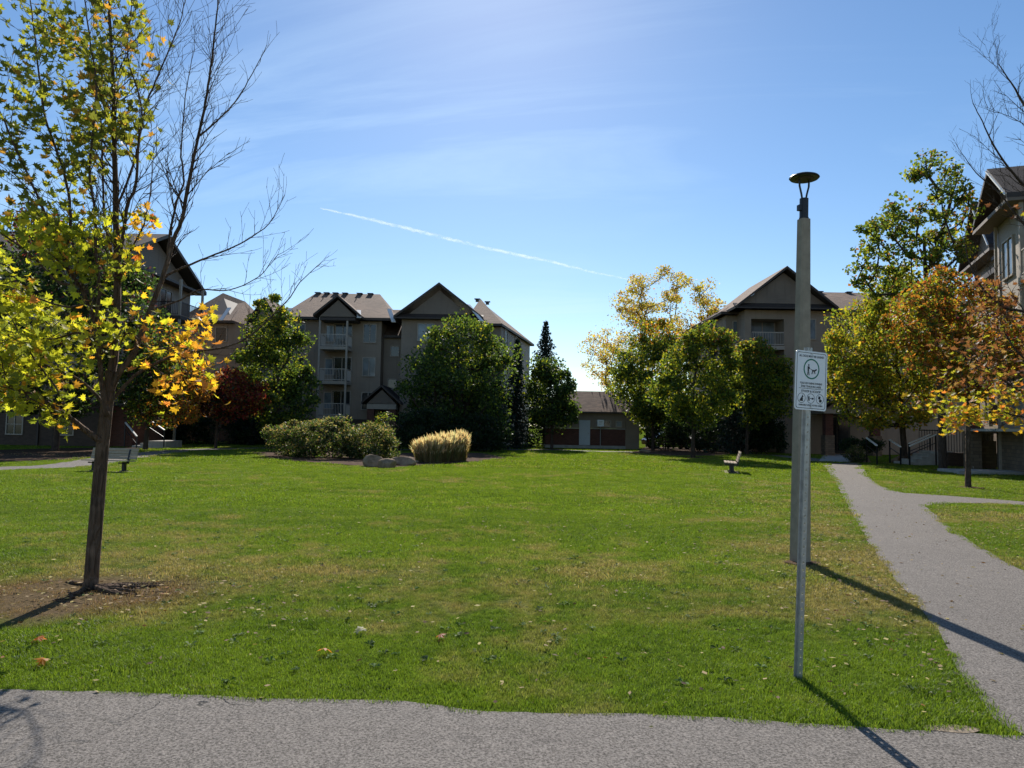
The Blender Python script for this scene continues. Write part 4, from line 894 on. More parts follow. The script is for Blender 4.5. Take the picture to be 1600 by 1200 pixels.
# patio slab, garden wall, fence and stairs at the right building
def steps_at(label, px, py, ang, n, w, tread, rise, Y=None):
    b = G(px, py) if Y is None else Vector((P(px, py, Y).x, Y, 0)); root = empty('stone_steps', b, ang); tag(root, label, 'steps')
    for k in range(n): m = MB(); m.box((k*tread, 0, 0), (n*tread+.6, w, (k+1)*rise)) if k == n-1 else m.box((k*tread, 0, 0), ((k+1)*tread-.004, w, (k+1)*rise)); m.build('step', M['concrete'], root)
    return root
steps_at('pale stone steps rising to the right behind the tree trunks by the nearest building', 1421, 727, R(0), 5, 1.6, .36, .16)
def handrail(label, a, b, drop=.0, h=.9, group='black metal handrails', posts=2):
    a, b = Vector(a), Vector(b); root = empty('handrail', (a.x, a.y, 0)); tag(root, label, 'handrail', group); o = Vector((a.x, a.y, 0)); m = MB()
    m.bar(a-o, b-o, .09, .06); m.build('rail', M['white'], root)  # top rail of black metal coloured white to stand in for sunlight
    for i in range(posts):
        t = i/(posts-1); p = a.lerp(b, t)-o; m = MB(); m.bar((p.x, p.y, 0), (p.x, p.y, p.z-.03), .06); m.build('post', M['black'], root)
    m = MB(); q = a-o; r = b-o; m.bar((q.x, q.y, q.z-.45), (r.x, r.y, r.z-.45), .035); m.build('lower_rail', M['black'], root)
Ys = G(1370, 727).y
handrail('sloping handrail left of the entrance walk, nearest the pale bush', P(1354, 684, Ys+2.5), P(1370, 696, Ys+.3))
handrail('sloping handrail on the right of the entrance walk, left of the dark tree trunk', P(1390, 687, Ys+2.5), P(1407, 698, Ys+.3))
handrail('long handrail climbing right beside the stone steps, front one', P(1421, 697, Ys), P(1462, 679, Ys+.2))
handrail('long handrail climbing right beside the stone steps, rear one', P(1420, 693, Ys+1.5), P(1453, 679, Ys+1.6))
def box_thing(name, label, cat, a, b, mat, group=None, loc=(0, 0, 0), rz=0):
    m = MB(); m.box(a, b); o = m.build(name, M[mat]); o.location = loc; o.rotation_euler = (0, 0, rz); tag(o, label, cat, group); return o
q = G(1480, 735)
box_thing('retaining_wall', 'dark low retaining wall with pale cap behind the two nearest trunks on the right', 'wall', (0, 0, 0), (3.4, .5, .75), 'bbrick', loc=(X_(1480, 38.5), 38.5, 0))
m = MB(); m.box((0, 0, 0), (9, 2.2, .14)); o = m.build('patio', M['concrete']); pp = G(1500, 741); o.location = pp; o.rotation_euler = (0, 0, R(-8)); tag(o, 'pale concrete patio strip along the foot of the nearest building', kind='structure')
def picket_fence(label, a, b, h, mat='black', group='metal fences'):
    a, b = Vector((*a, 0)), Vector((*b, 0)); root = empty('metal_fence', a); tag(root, label, 'fence', group); d = b-a; n = max(2, int(d.length/.14)); pk = MB(); pk.bar((0, 0, 0), (0, 0, h), .025); me = pk.mesh('picket', M[mat])
    m = MB(); m.bar(Vector((0, 0, h-.05)), d+Vector((0, 0, h-.05)), .05); m.bar(Vector((0, 0, .15)), d+Vector((0, 0, .15)), .05); m.build('rail', M[mat], root)
    for i in range(n+1): o = link('picket', me, root); o.location = d*i/n
picket_fence('tall dark metal fence between the trunks in front of the nearest building', (X_(1436, 43), 43.0), (X_(1512, 41.2), 41.2), 2.0)
# left entrance
steps_at('grey steps in the shade beside the green and orange tree', 206, 700, R(0), 3, 2.2, .5, .15, Y=44.5)
handrail('sloping handrail, top painted as if sunlit, at the left entrance steps', P(233, 656, 44.6), P(257, 672, 44.2), group='handrails at the left entrance')
handrail('dark rail left of the left entrance steps', P(196, 660, 45.2), P(214, 682, 44.0), group='handrails at the left entrance')
picket_fence('dark fence panel under the posts of the left building', (-21.5, 51.0), (-18.5, 56.5), 1.3)
# ------------------------------------------------------------------ brick shed
def shed():
    Y = 60.0; B = empty('brick_shed', (0, Y, 0)); tag(B, 'small brick shed with pale door and brown hip roof', 'shed')
    x0, x1 = X_(853, Y), X_(999, Y); xm = X_(977, Y); zt = Z_(930, 646, Y); dx0, dx1 = X_(905, Y), X_(922, Y)
    m = MB(); m.box((x0, 0, .25), (dx0-.02, 5, 1.62)); m.box((dx1+.02, 0, .25), (xm, 5, 1.62)); m.box((dx0-.02, .1, .25), (dx1+.02, 5, 1.62)); m.build('wall', M['brick'], B)
    m = MB(); m.box((x0-.04, -.04, 0), (xm+.04, 5, .24)); m.build('foundation', M['concrete'], B)
    m = MB(); m.box((x0+.03, .04, 1.70), (xm, 4.95, zt)); m.build('wall', M['siding'], B)
    m = MB(); m.box((x0-.03, -.05, 1.63), (dx0-.03, .3, 1.69)); m.box((dx1+.03, -.05, 1.63), (xm, .3, 1.69)); m.build('sill', M['concrete'], B)
    m = MB(); m.box((xm+.02, .02, 0), (x1, 5, zt)); m.build('side_fence', M['siding'], B)
    m = MB(); m.box((dx0, -.07, .27), (dx1, -.01, 2.36)); d = m.build('door', M['door'], B); m = MB(); m.box((dx1-.16, -.11, 1.2), (dx1-.08, -.075, 1.3)); m.build('handle', M['steel'], d)
    for px in (937, 949, 967): window(B, (X_(px, Y), .04, 2.08), .5 if px < 960 else .42, .42, mull=0, pane='glass' if px < 960 else 'curtain')
    m = MB(); e = [(x0-.4, -.5, zt), (x1+.3, -.5, zt), (x1+.3, 5.5, zt), (x0-.4, 5.5, zt)]; rz = Z_(930, 614, Y+2.5); roof(m, e, (X_(902, Y)-.9, 2.5, rz), (x1-1.2, 2.5, rz), 'x', .14); m.build('roof', [M['shingle'], M['trim']], B)
shed()
# small signs on posts far back
def post_sign(label, px, base_y, top_y, w, h, Yd=None):
    b = G(px, base_y); root = empty('post_sign', b); tag(root, label, 'sign', 'small signs on posts at the back'); zt = P(px, top_y, b.y).z
    m = MB(); m.tube([(0, 0, 0), (0, 0, zt)], .035, 8); m.build('post', M['steel'], root)
    m = MB(); m.box((-w/2, -.06, zt-h), (w/2, -.04, zt)); p = m.build('panel', M['signwhite'], root)
    m = MB()
    for k in range(3): m.box((-w*.32, -.066, zt-h*.3-k*h*.2), (w*(.3-.08*k), -.062, zt-h*.22-k*h*.2))
    m.build('printing', M['rail'], p)
post_sign('white square sign on a thin post in front of the shed door', 938, 701, 656, .55, .55)
post_sign('narrow sign post in the shade left of the round tree', 825, 694, 652, .24, .35)
# parked cars glimpsed between the trunks
def car(label, x, y, rz, paint):
    root = empty('parked_car', (x, y, 0), rz); tag(root, label, 'car', 'cars parked behind the trees')
    prof = [(-2.2, .35), (-2.25, .75), (-2.0, .92), (-1.35, .98), (-.75, 1.42), (.65, 1.45), (1.35, 1.0), (2.1, .92), (2.25, .6), (2.2, .35)]
    low = [(-2.2, .35), (-2.25, .75), (-2.0, .92), (-1.35, .98), (1.35, 1.0), (2.1, .92), (2.25, .6), (2.2, .35)]
    m = MB(); m.prism([(a, -.85, z) for a, z in low], (0, 1.7, 0)); bd = m.build('body', paint, root)
    cab = [(-1.33, .985), (-.75, 1.42), (.65, 1.45), (1.33, 1.0)]
    m = MB(); m.prism([(a, -.72, z) for a, z in cab], (0, 1.44, 0)); m.build('cabin', M['glass'], root)
    m = MB(); m.prism([(-.72, -.74, 1.425), (.62, -.74, 1.455), (.62, -.74, 1.49), (-.72, -.74, 1.46)], (0, 1.48, 0)); m.build('roof', paint, root)
    for wx in (-1.4, 1.4):
        for wy in (-.86, .7):
            m = MB(); m.tube([(wx, wy, .32), (wx, wy+.18, .32)], .32, 16); w = m.build('wheel', M['black'], root); m = MB(); m.tube([(wx, wy-.01, .32), (wx, wy+.19, .32)], .19, 12); m.build('rim', M['steel'], w)
    for s in (-.6, .6): m = MB(); m.box((-2.3, s-.16, .62), (-2.2, s+.16, .76)); m.build('headlight', M['white'], root)
car('dark red car parked left of the light green tree trunk', X_(1045, 63), 63, R(8), plain('red_paint', (.22, .02, .02), .25, .2, .5, var=.05))
car('silver car parked right of the light green tree trunk', X_(1110, 66), 66, R(-4), plain('silver_paint', (.45, .46, .48), .25, .5, .5, var=.05))
# ------------------------------------------------------------------ benches
def bench(label, loc, rz):
    root = empty('park_bench', loc, rz); tag(root, label, 'bench', 'park benches on the lawn')   # local x = length, faces -y
    L_ = 1.9
    m = MB(); m.box((-L_/2+.1, -.28, .0), (L_/2-.1, .28, .02)); m.build('base_slab', M['pole'], root)
    for x in (-.62, .62):
        m = MB(); m.box((x-.05, -.07, .03), (x+.05, .07, .38)); m.box((x-.09, -.14, .03), (x+.09, .14, .06)); m.build('leg', M['black'], root)
        m = MB(); m.prism([(x-.03, -.3, .38), (x-.03, .16, .34), (x-.03, .30, .84), (x-.03, .35, .84), (x-.03, .24, .30), (x-.03, -.3, .33)][::-1], (.06, 0, 0)); m.build('bracket', M['black'], root)
    me = None
    for k in range(4):
        y = -.24+k*.125; m = MB(); m.box((-L_/2, y-.05, .415-k*.008), (L_/2, y+.05, .455-k*.008)); m.build('slat', M['benchslat'], root)
    for k in range(4):
        z = .52+k*.105; y = .205+k*.032; m = MB(); m.prism([(-L_/2, y, z-.045), (L_/2, y, z-.045), (L_/2, y+.026, z+.045), (-L_/2, y+.026, z+.045)], (0, .04, -.01)); m.build('slat', M['benchslat'], root)
b = G(1143, 740); ba = math.atan2(b.y, b.x); bench('right hand bench seen from its end, pale slats facing left', (b.x+math.cos(ba)*.9, b.y+math.sin(ba)*.9, 0), ba-math.pi+R(2))
b = G(170, 737); bench('left hand bench behind the near maple trunk, facing the path', (b.x, b.y, 0), R(-8)); bpy.data.objects['park_bench.001'].scale = (.9, .9, .9)
# ------------------------------------------------------------------ lamp post
def lamp():
    b = G(1250, 878); Y = b.y; root = empty('lamp_post', b, R(12)); tag(root, 'tall square concrete lamp post with a black disc lantern beside the path', 'lamp post')
    root.rotation_euler = (0, R(1.15), R(14))
    pz = Y/F; zt = P(1250, 342, Y).z; wb, wt = .112, .072
    m = MB(); n = 8; prof = []
    def oct_(w, z):
        c = w*.32; return [(-w+c, -w, z), (w-c, -w, z), (w, -w+c, z), (w, w-c, z), (w-c, w, z), (-w+c, w, z), (-w, w-c, z), (-w, -w+c, z)]
    v = oct_(wb, -.05)+oct_(wt, zt); m.add(v, [(i, (i+1) % 8, 8+(i+1) % 8, 8+i) for i in range(8)]+[tuple(range(8))[::-1], tuple(range(8, 16))]); m.build('pole', M['pole'], root)
    z0 = zt; m = MB(); m.lathe([(.060, 0), (.060, .30)], 16, (0, 0, z0)); m.lathe([(.066, .0), (.066, .03)], 16, (0, 0, z0-.005)); m.box((-.095, -.03, z0+.12), (-.055, .03, z0+.2)); m.build('collar', M['black'], root)
    za = z0+.30; zc = P(1250, 278, Y).z
    for s in (-1, 1):
        m = MB(); m.tube([(s*.028, 0, za-.02), (s*.045, 0, za+.07), (s*.075, 0, za+.18), (s*.078, 0, zc)], [.014]*4, 8); m.build('arm', M['black'], root)
    m = MB(); m.lathe([(.19, -.005), (.205, .012), (.19, .03), (.13, .055), (.05, .075), (.012, .085)], 32, (0, 0, zc)); m.build('lantern_cap', M['black'], root, smooth=False)
    m = MB(); m.lathe([(.11, -.02), (.125, -.006)], 24, (0, 0, zc)); m.build('lens', M['trim'], root)
    m = MB(); m.box((-.02, -wb*.99-.0, 1.55), (.02, -wb*.80, 1.63)); m.build('cover_plate', M['trim'], root)
lamp()
# ------------------------------------------------------------------ leash sign
def text_mesh(s, size, name):
    cu = bpy.data.curves.new(name, 'FONT'); cu.body = s; cu.size = size; cu.align_x = 'CENTER'; cu.align_y = 'CENTER'; cu.offset = size*.018
    o = bpy.data.objects.new(name, cu); col.objects.link(o); dg = bpy.context.evaluated_depsgraph_get(); me = bpy.data.meshes.new_from_object(o.evaluated_get(dg)); bpy.data.objects.remove(o); return me
def sign():
    b = G(1250, 1062); root = empty('dog_sign', b); tag(root, 'white dog leash sign on a perforated steel post in the foreground', 'sign')
    rz = math.atan2(.37, .93); root.rotation_euler = (0, 0, rz)
    Y = b.y; ztop = P(1262, 543, Y).z; lean = (P(1266, 548, Y).x-b.x)/ztop
    # local frame: x along the sign, -y towards viewer; lean along world x
    lx, ly = lean*math.cos(rz), -lean*math.sin(rz)
    def sh(x, y, z): return (x+lx*z, y+ly*z, z)
    w = .036; t = .004; z0 = -.05
    # perforated channel: web strips between holes, two side flanges
    m = MB()
    def bx(x0, x1, y0, y1, za, zb):
        vs = [sh(x, y, z) for z in (za, zb) for x, y in ((x0, y0), (x1, y0), (x1, y1), (x0, y1))]; m.add(vs, [(0,3,2,1),(4,5,6,7),(0,1,5,4),(1,2,6,5),(2,3,7,6),(3,0,4,7)])
    hw = .0065
    bx(-.018, -hw, 0, t, z0, ztop); bx(hw, .018, 0, t, z0, ztop)
    zz = z0
    while zz < ztop-.02: bx(-hw, hw, 0, t, zz, min(zz+.040, ztop)); zz += .056
    m.build('post', M['steel'], root)
    m = MB(); bx(-.022, -.018, 0, .022, z0, ztop); bx(.018, .022, 0, .022, z0, ztop); bx(-.040, -.022, .019, .022, z0, ztop); bx(.022, .040, .019, .022, z0, ztop); m.build('flange', M['steel'], root)
    bw, bh = .152, .222; zc = (P(1266, 549, Y).z+P(1262, 641, Y).z)/2; bh = (P(1266, 549, Y).z-P(1262, 641, Y).z)/2
    c = Vector(sh(0.012, -.004, zc)); axz = Vector((lx, ly, 1)).normalized()
    tilt = Matrix(((1, 0, axz.x), (0, 1, axz.y), (0, 0, axz.z))).to_4x4()
    tilt = Matrix.Translation(c) @ tilt @ Matrix.Rotation(R(1.2), 4, 'Y')
    def rr(hw_, hh_, r, k=5):
        pts = []
        for cx_, cy_, a0 in ((hw_-r, hh_-r, 0), (-hw_+r, hh_-r, 90), (-hw_+r, -hh_+r, 180), (hw_-r, -hh_+r, 270)):
            for i in range(k+1): a = R(a0+90*i/k); pts.append((cx_+r*math.cos(a), cy_+r*math.sin(a)))
        return pts
    m = MB(); pts = [(x, 0, z) for x, z in rr(bw, bh, .022)]; m.prism(pts, (0, -.003, 0)); board = m.build('board', M['signwhite'], root); board.matrix_local = tilt
    def flat(name, polys, mat, y=-.0042):
        m = MB()
        for p in polys: m.prism([(x, y+.0006, z) for x, z in p], (0, -.0006, 0))
        o = m.build(name, M[mat], board); return o
    def ring(cx_, cz_, r0, r1, sx=1.0, k=40):
        ps = []
        for i in range(k):
            a, b_ = 2*math.pi*i/k, 2*math.pi*(i+1)/k; ps.append([(cx_+r0*math.cos(a), cz_+r0*math.sin(a)), (cx_+r1*math.cos(a), cz_+r1*math.sin(a)), (cx_+r1*math.cos(b_), cz_+r1*math.sin(b_)), (cx_+r0*math.cos(b_), cz_+r0*math.sin(b_))])
        return ps
    # border line
    o1, o2 = rr(bw-.012, bh-.012, .016), rr(bw-.0155, bh-.0155, .014); flat('border', [[o1[i], o1[(i+1) % len(o1)], o2[(i+1) % len(o2)], o2[i]] for i in range(len(o1))], 'ink')
    k = bh/.222
    def txt(s, z, size, wide=None, bold=1):
        me = text_mesh(s, size, 'lettering'); me.materials.clear(); me.materials.append(M['ink']); o = link('lettering', me, board)
        ww = max(v.co.x for v in me.vertices)-min(v.co.x for v in me.vertices); sx = (wide/ww) if wide else 1
        o.matrix_local = Matrix.Translation((0, -.0046, z)) @ Matrix.Rotation(R(90), 4, 'X') @ Matrix.Diagonal((sx, 1, 1, 1))
    txt('ALL DOGS MUST BE LEASHED', .182*k, .022, .236); txt('TOUS LES CHIENS DOIVENT', -.022*k, .020, .215); txt('ÊTRE TENUS EN LAISSE', -.046*k, .020, .19)
    txt('STOOP & SCOOP', -.082*k, .022, .185); txt('RAMASSEZ APRÈS VOTRE CHIEN', -.186*k, .017, .225)
    flat('rule', [[(-.115, -.0625*k), (.115, -.0625*k), (.115, -.0595*k), (-.115, -.0595*k)]], 'ink')
    cz = .088*k; flat('green_ring', ring(0, cz, .066, .076), 'green')
    # walker and dog
    man = [[(-.034, .115), (-.030, .121), (-.024, .121), (-.020, .115), (-.024, .108), (-.031, .108)], [(-.038, .105), (-.022, .106), (-.012, .088), (-.015, .085), (-.024, .094), (-.024, .070), (-.037, .070)], [(-.037, .069), (-.030, .069), (-.033, .042), (-.040, .042)], [(-.029, .069), (-.023, .069), (-.018, .042), (-.025, .042)]]
    dog = [[(.004, .082), (.034, .084), (.038, .076), (.030, .072), (.008, .071)], [(.032, .084), (.046, .092), (.052, .088), (.050, .083), (.038, .076)], [(.003, .082), (-.004, .090), (.001, .079)], [(.007, .072), (.011, .072), (.002, .052), (-.002, .052)], [(.012, .072), (.015, .072), (.013, .054), (.009, .054)], [(.030, .073), (.034, .074), (.040, .056), (.036, .056)], [(.026, .073), (.030, .073), (.028, .054), (.024, .054)], [(-.014, .087), (.038, .079), (.038, .0775), (-.014, .0855)]]
    flat('walker', [[(x, (z-.088)*1.05+cz) for x, z in p] for p in man], 'ink'); flat('dog', [[(x, (z-.088)*1.05+cz) for x, z in p] for p in dog], 'ink')
    zc2 = -.134*k
    for i, x in enumerate((-.088, 0, .088)):
        flat('icon_ring', ring(x, zc2, .034, .037), 'ink')
        ic = ([[(-.018, -.022), (.014, -.022), (.012, .0), (.006, .010), (-.002, .004), (-.012, -.008)], [(.0, .006), (.008, .022), (.018, .012), (.010, .004)]],
              [[(-.022, -.016), (-.010, -.016), (-.012, .012), (-.018, .018), (-.024, .010)], [(-.006, -.002), (.006, -.002), (.006, .003), (-.006, .003)], [(.008, -.006), (.024, -.006), (.026, .006), (.010, .006)]],
              [[(-.016, .000), (.002, -.002), (.006, .018), (-.012, .022)], [(-.006, -.022), (.014, -.022), (.018, -.006), (.004, .0), (-.008, -.008)]])[i]
        flat('icon', [[(x+a*1.05, zc2+b_*1.05) for a, b_ in p] for p in ic], 'ink')
    for z in (.205*k, -.195*k): m = MB(); m.tube([(0, -.003, z), (0, -.009, z)], .006, 10); m.build('bolt', M['steel'], board)
sign()
# ------------------------------------------------------------------ near maples
LEAF_OUT = [(0, 0), (.12, .10), (.42, .02), (.36, .20), (.56, .42), (.30, .42), (.33, .66), (.14, .56), (.0, 1.0), (-.14, .56), (-.33, .66), (-.30, .42), (-.56, .42), (-.36, .20), (-.42, .02), (-.12, .10)]
def near_leaf_verts(s, curl):
    vs = [(x*s, y*s, -curl*s*(x*x+.4*(y-.4)**2)) for x, y in LEAF_OUT]+[(0, .38*s, .02*s)]
    n = len(LEAF_OUT); return vs, [(i, (i+1) % n, n) for i in range(n)]
def near_leaf_mesh(name, s, curl, tint):
    vs, fs = near_leaf_verts(s, curl); me = bpy.data.meshes.new(name); me.from_pydata(vs, [], fs); me.materials.append(M['nleaf'])
    at = me.color_attributes.new('tint', 'FLOAT_COLOR', 'POINT'); at.data.foreach_set('color', np.array([(*tint, 1)]*len(vs), 'f').ravel()); return me
class Grower:
    def __init__(s, root_loc, Y0): s.o = Vector(root_loc); s.Y0 = Y0; s.tips = []
    def pl(s, pts, dy0, dy1, k=5):
        n = len(pts); w = [P(x, y, s.Y0+dy0+(dy1-dy0)*(i/(n-1))**1.3)-s.o for i, (x, y) in enumerate(pts)]
        w = spline(w, k); return w
    def limb(s, mb, pts, r0, r1, rr, spacing=.16, length=.75, lev=2, start=.15, up=.45, gen=True, sides=7):
        n = len(pts); L_ = [0]
        for i in range(1, n): L_.append(L_[-1]+(pts[i]-pts[i-1]).length)
        T = L_[-1]; rad = [r0+(r1-r0)*(l/T)**.8 for l in L_]
        pts = [p+Vector((rr.gauss(0, .003), rr.gauss(0, .003), 0)) if 0 < i < n-1 else p for i, p in enumerate(pts)]
        mb.tube(pts, rad, sides, cap=True)
        if gen:
            d = start*T; side = rr.choice((-1, 1))
            while d < T:
                i = max(j for j in range(n) if L_[j] <= d); i = min(i, n-2); t = (d-L_[i])/max(1e-6, L_[i+1]-L_[i]); p = pts[i].lerp(pts[i+1], t); dr = (pts[i+1]-pts[i]).normalized()
                s.twig(mb, p, dr, min(length, .35+length*(1-d/T*.55))*rr.uniform(.55, 1.1), max(.0035, rad[i]*.42), rr, lev, up, side); side = -side; d += spacing*rr.uniform(.6, 1.5)
            s.twig(mb, pts[-1], (pts[-1]-pts[-2]).normalized(), length*.45, r1*.9, rr, 1, up, 0, 0.15)
    def twig(s, mb, p, d, L_, r, rr, lev, up, side=1, ang=None):
        ax = Vector((rr.gauss(0, 1), rr.gauss(0, 1), rr.gauss(0, 1))); ax = (ax-d*ax.dot(d)).normalized(); a = rr.uniform(.55, .95) if ang is None else ang
        v = (d*math.cos(a)+ax*math.sin(a)); v = (v+Vector((0, 0, up*.6))).normalized(); n = 4 if L_ > .25 else 3; q = [p]
        for i in range(n): v = (v+Vector((rr.gauss(0, .10), rr.gauss(0, .10), rr.gauss(0, .08)+up*.14))).normalized(); q.append(q[-1]+v*L_/n)
        r = min(r, .010); mb.tube(q, [max(.0018, r*(1-.75*i/n)) for i in range(n+1)], 4 if r > .004 else 3, cap=False)
        for i in range(1, n+1): s.tips.append((q[i]+s.o, v.copy(), L_))
        if lev > 1 or (lev == 1 and L_ > .22):
            k = max(1, int(L_/.11)) if lev > 1 else max(1, int(L_/.14))
            for j in range(k):
                t = (j+rr.uniform(.2, .9))/k; i = min(n-1, int(t*n)); pp = q[i].lerp(q[i+1], t*n-i); s.twig(mb, pp, (q[i+1]-q[i]).normalized(), L_*rr.uniform(.28, .55), r*.6, rr, lev-1, up, 1)
def near_maple():
    rr = random.Random(5); b = G(141, 921); root = empty('maple_tree', b); tag(root, 'near young maple on the left with yellow green leaves and bare right side branches', 'tree', 'young maples near the camera')
    g = Grower(b, b.y)
    def L(name, pts, dy0, dy1, r0, r1, **kw):
        mb = MB(); w = g.pl(pts, dy0, dy1); g.limb(mb, w, r0, r1, rr, **kw); mb.build(name, M['bark'], root, smooth=True)
    mb = MB(); tp = g.pl([(141, 930), (142, 915), (147, 850), (153, 780), (158, 720), (163, 670), (169, 620), (175, 580)], 0, .05, 4); n = len(tp)
    rad = [.074*(1.4 if i == 0 else (1.12 if i < 4 else 1))*(1-.22*i/n) for i in range(n)]; mb.tube(tp, rad, 14); mb.build('trunk', M['bark'], root, smooth=True)
    for k in range(11):
        a = rr.uniform(-.6, 3.8) if k < 4 else rr.uniform(-1.6, 1.0); l = rr.uniform(.4, 1.0); mb = MB(); q = []
        for i in range(7): t = i/6; q.append((math.cos(a+.5*t*rr.uniform(-1, 1))*l*t+.04*math.cos(a), math.sin(a+.3*t)*l*t*.8-.02, .028-.035*t+rr.uniform(-.006, .008)))
        mb.tube(q, [.03*(1-.75*i/6) for i in range(7)], 7); mb.build('root', M['bark'], root, smooth=True)
    L('limb', [(172, 600), (180, 530), (184, 442), (181, 340), (179, 230), (175, 100), (170, -20), (165, -140)], .05, .5, .050, .008, length=.85, spacing=.15)
    L('limb', [(159, 690), (146, 682), (112, 656), (67, 626), (22, 604), (-5, 580), (-40, 540)], 0, -.7, .036, .014, length=.8, spacing=.16, up=.2)
    L('limb', [(166, 645), (156, 624), (127, 596), (82, 574), (22, 562), (-10, 552), (-60, 530)], 0, .6, .020, .006, length=.8, spacing=.14, up=.15)
    L('limb', [(167, 650), (158, 590), (150, 515), (130, 457), (102, 412), (60, 310), (15, 210), (-20, 130)], -.03, -.9, .030, .006, length=.85, spacing=.15)
    L('limb', [(151, 515), (155, 450), (150, 400), (148, 330), (140, 270), (146, 200), (150, 130), (140, 60), (130, -20), (125, -80)], -.2, -.5, .020, .005, length=.7, spacing=.15)
    L('limb', [(172, 612), (186, 582), (210, 548), (232, 491), (257, 424), (272, 372), (285, 340), (295, 285), (310, 213), (321, 160), (331, 90), (340, 10), (345, -60)], .02, .35, .036, .005, length=.72, spacing=.095, start=.3, up=.55)
    L('limb', [(312, 212), (340, 188), (367, 160), (393, 117), (417, 70)], .2, .1, .011, .003, length=.35, spacing=.12, lev=1, up=.6)
    L('limb', [(262, 415), (266, 363), (277, 313), (287, 283), (283, 233), (290, 150), (300, 90)], .1, .7, .016, .004, length=.6, spacing=.10)
    L('limb', [(183, 430), (193, 360), (200, 320), (213, 283), (217, 217), (230, 160), (247, 117), (277, 47), (290, 0)], .1, -.3, .024, .004, length=.7, spacing=.10)
    L('limb', [(170, 630), (184, 615), (219, 581), (281, 553), (344, 544), (390, 525), (447, 472), (469, 441), (500, 412)], .05, .9, .020, .0035, length=.5, spacing=.11, start=.3, up=.4)
    L('limb', [(230, 495), (240, 484), (281, 469), (312, 453), (359, 453), (406, 431), (434, 398)], .1, -.2, .012, .003, length=.42, spacing=.09, lev=2, start=.3, up=.4)
    L('limb', [(255, 436), (265, 428), (300, 412), (337, 397), (375, 381), (419, 350), (445, 305)], .15, .5, .015, .003, length=.5, spacing=.09, start=.25, up=.4)
    L('limb', [(120, 445), (90, 440), (50, 400), (10, 370), (-40, 330)], -.4, -.9, .016, .005, length=.7, spacing=.15, up=.3)
    L('limb', [(100, 415), (110, 340), (100, 270), (70, 180), (60, 100), (50, 20), (40, -60)], -.5, .3, .018, .005, length=.7, spacing=.14)
    L('limb', [(180, 330), (210, 250), (222, 170), (200, 90), (205, 10), (210, -60)], .2, .7, .014, .004, length=.5, spacing=.15)
    L('limb', [(140, 470), (110, 480), (70, 470), (20, 450), (-30, 440)], -.3, -.2, .014, .004, length=.65, spacing=.13, up=.1)
    L('limb', [(152, 530), (120, 520), (80, 530), (30, 520), (-30, 500)], 0, .7, .014, .004, length=.6, spacing=.12, up=.0)
    L('limb', [(112, 656), (90, 610), (60, 570), (30, 520), (0, 470)], -.3, -.6, .014, .004, length=.6, spacing=.12, up=.1)
    L('limb', [(182, 470), (200, 400), (225, 350), (236, 290), (240, 230)], .1, .4, .014, .0035, length=.5, spacing=.12)
    L('limb', [(178, 560), (200, 520), (235, 545), (275, 540), (305, 520)], -.1, -.5, .012, .004, length=.45, spacing=.10, up=.1)
    L('limb', [(240, 573), (265, 590), (295, 585), (325, 595)], .1, -.2, .009, .003, length=.4, spacing=.09, lev=2, up=.1)
    L('limb', [(184, 430), (165, 350), (160, 260), (155, 160), (140, 80)], .3, 1.0, .018, .004, length=.6, spacing=.12)
    # leaves where the photograph has them
    pts = g.tips; rr.shuffle(pts); cand = []
    for p, v, l in pts:
        x, y = proj(p); k = 0.0
        if x < 190 and 330 < y < 665: k = .85 if not (120 < x < 190 and 330 < y < 480) else .35
        if x < 150 and 150 < y <= 330: k = .36
        if x < 215 and y <= 250: k = .46 - .25*max(0, (x-120)/95)
        if 190 <= x < 260 and y < 230: k = max(k, .22*(260-x)/70)
        if 190 <= x < 245 and 320 < y < 470: k = .5
        if 150 <= x < 200 and 480 < y < 600: k = .55
        if 205 <= x < 335 and 480 < y < 640: k = .42
        if 335 <= x: k = 0
        if y > 640 and x > 150: k = 0
        if rr.random() < k: cand.append((p, x, y))
    items = []
    for p, x, y in cand:
        for _ in range(rr.choice((1, 1, 2, 2)) if x < 235 else rr.choice((1, 2, 2))):
            q = p-b+Vector((rr.gauss(0, .06), rr.gauss(0, .06), rr.gauss(-.04, .05)))
            px, py = x, y
            u = rr.random()
            if px > 212 and py > 330: t = (.62, .36, .03) if u < .6 else ((.48, .42, .04) if u < .8 else (.45, .13, .04))
            elif py < 330: t = (.13, .14, .03) if u < .60 else ((.28, .28, .04) if u < .9 else (.42, .22, .05))
            else: t = (.36, .36, .035) if u < .50 else ((.17, .20, .03) if u < .84 else ((.48, .42, .04) if u < .94 else (.50, .24, .04)))
            kk = rr.uniform(.75, 1.15); items.append((q, tuple(c*kk for c in t), px, py))
    rr.shuffle(items); items = items[:6000]
    def orient(rr): 
        return Euler((rr.uniform(math.pi*.55, math.pi*1.05)*rr.choice((-1, 1)), rr.gauss(0, .5), rr.uniform(0, 6.28)))
    # 300 individual leaves in 24 shared meshes
    items.sort(key=lambda it: (it[0]+b-Vector((0, 0, CAM_H))).length + (0 if (-5 < it[2] < 345 and 0 < it[3] < 660) else 50))
    big = items[:300]; rest = items[300:]
    cols = [(.38, .38, .030), (.24, .28, .03), (.48, .42, .04), (.50, .24, .04), (.16, .18, .03), (.28, .28, .04), (.62, .36, .03), (.42, .16, .05)]
    meshes = [(c, near_leaf_mesh('leaf', 1.0, .3+.25*(i % 3), tuple(x*(.85+.15*(i % 3)) for x in c))) for i, c in enumerate([c for c in cols for _ in range(3)])]
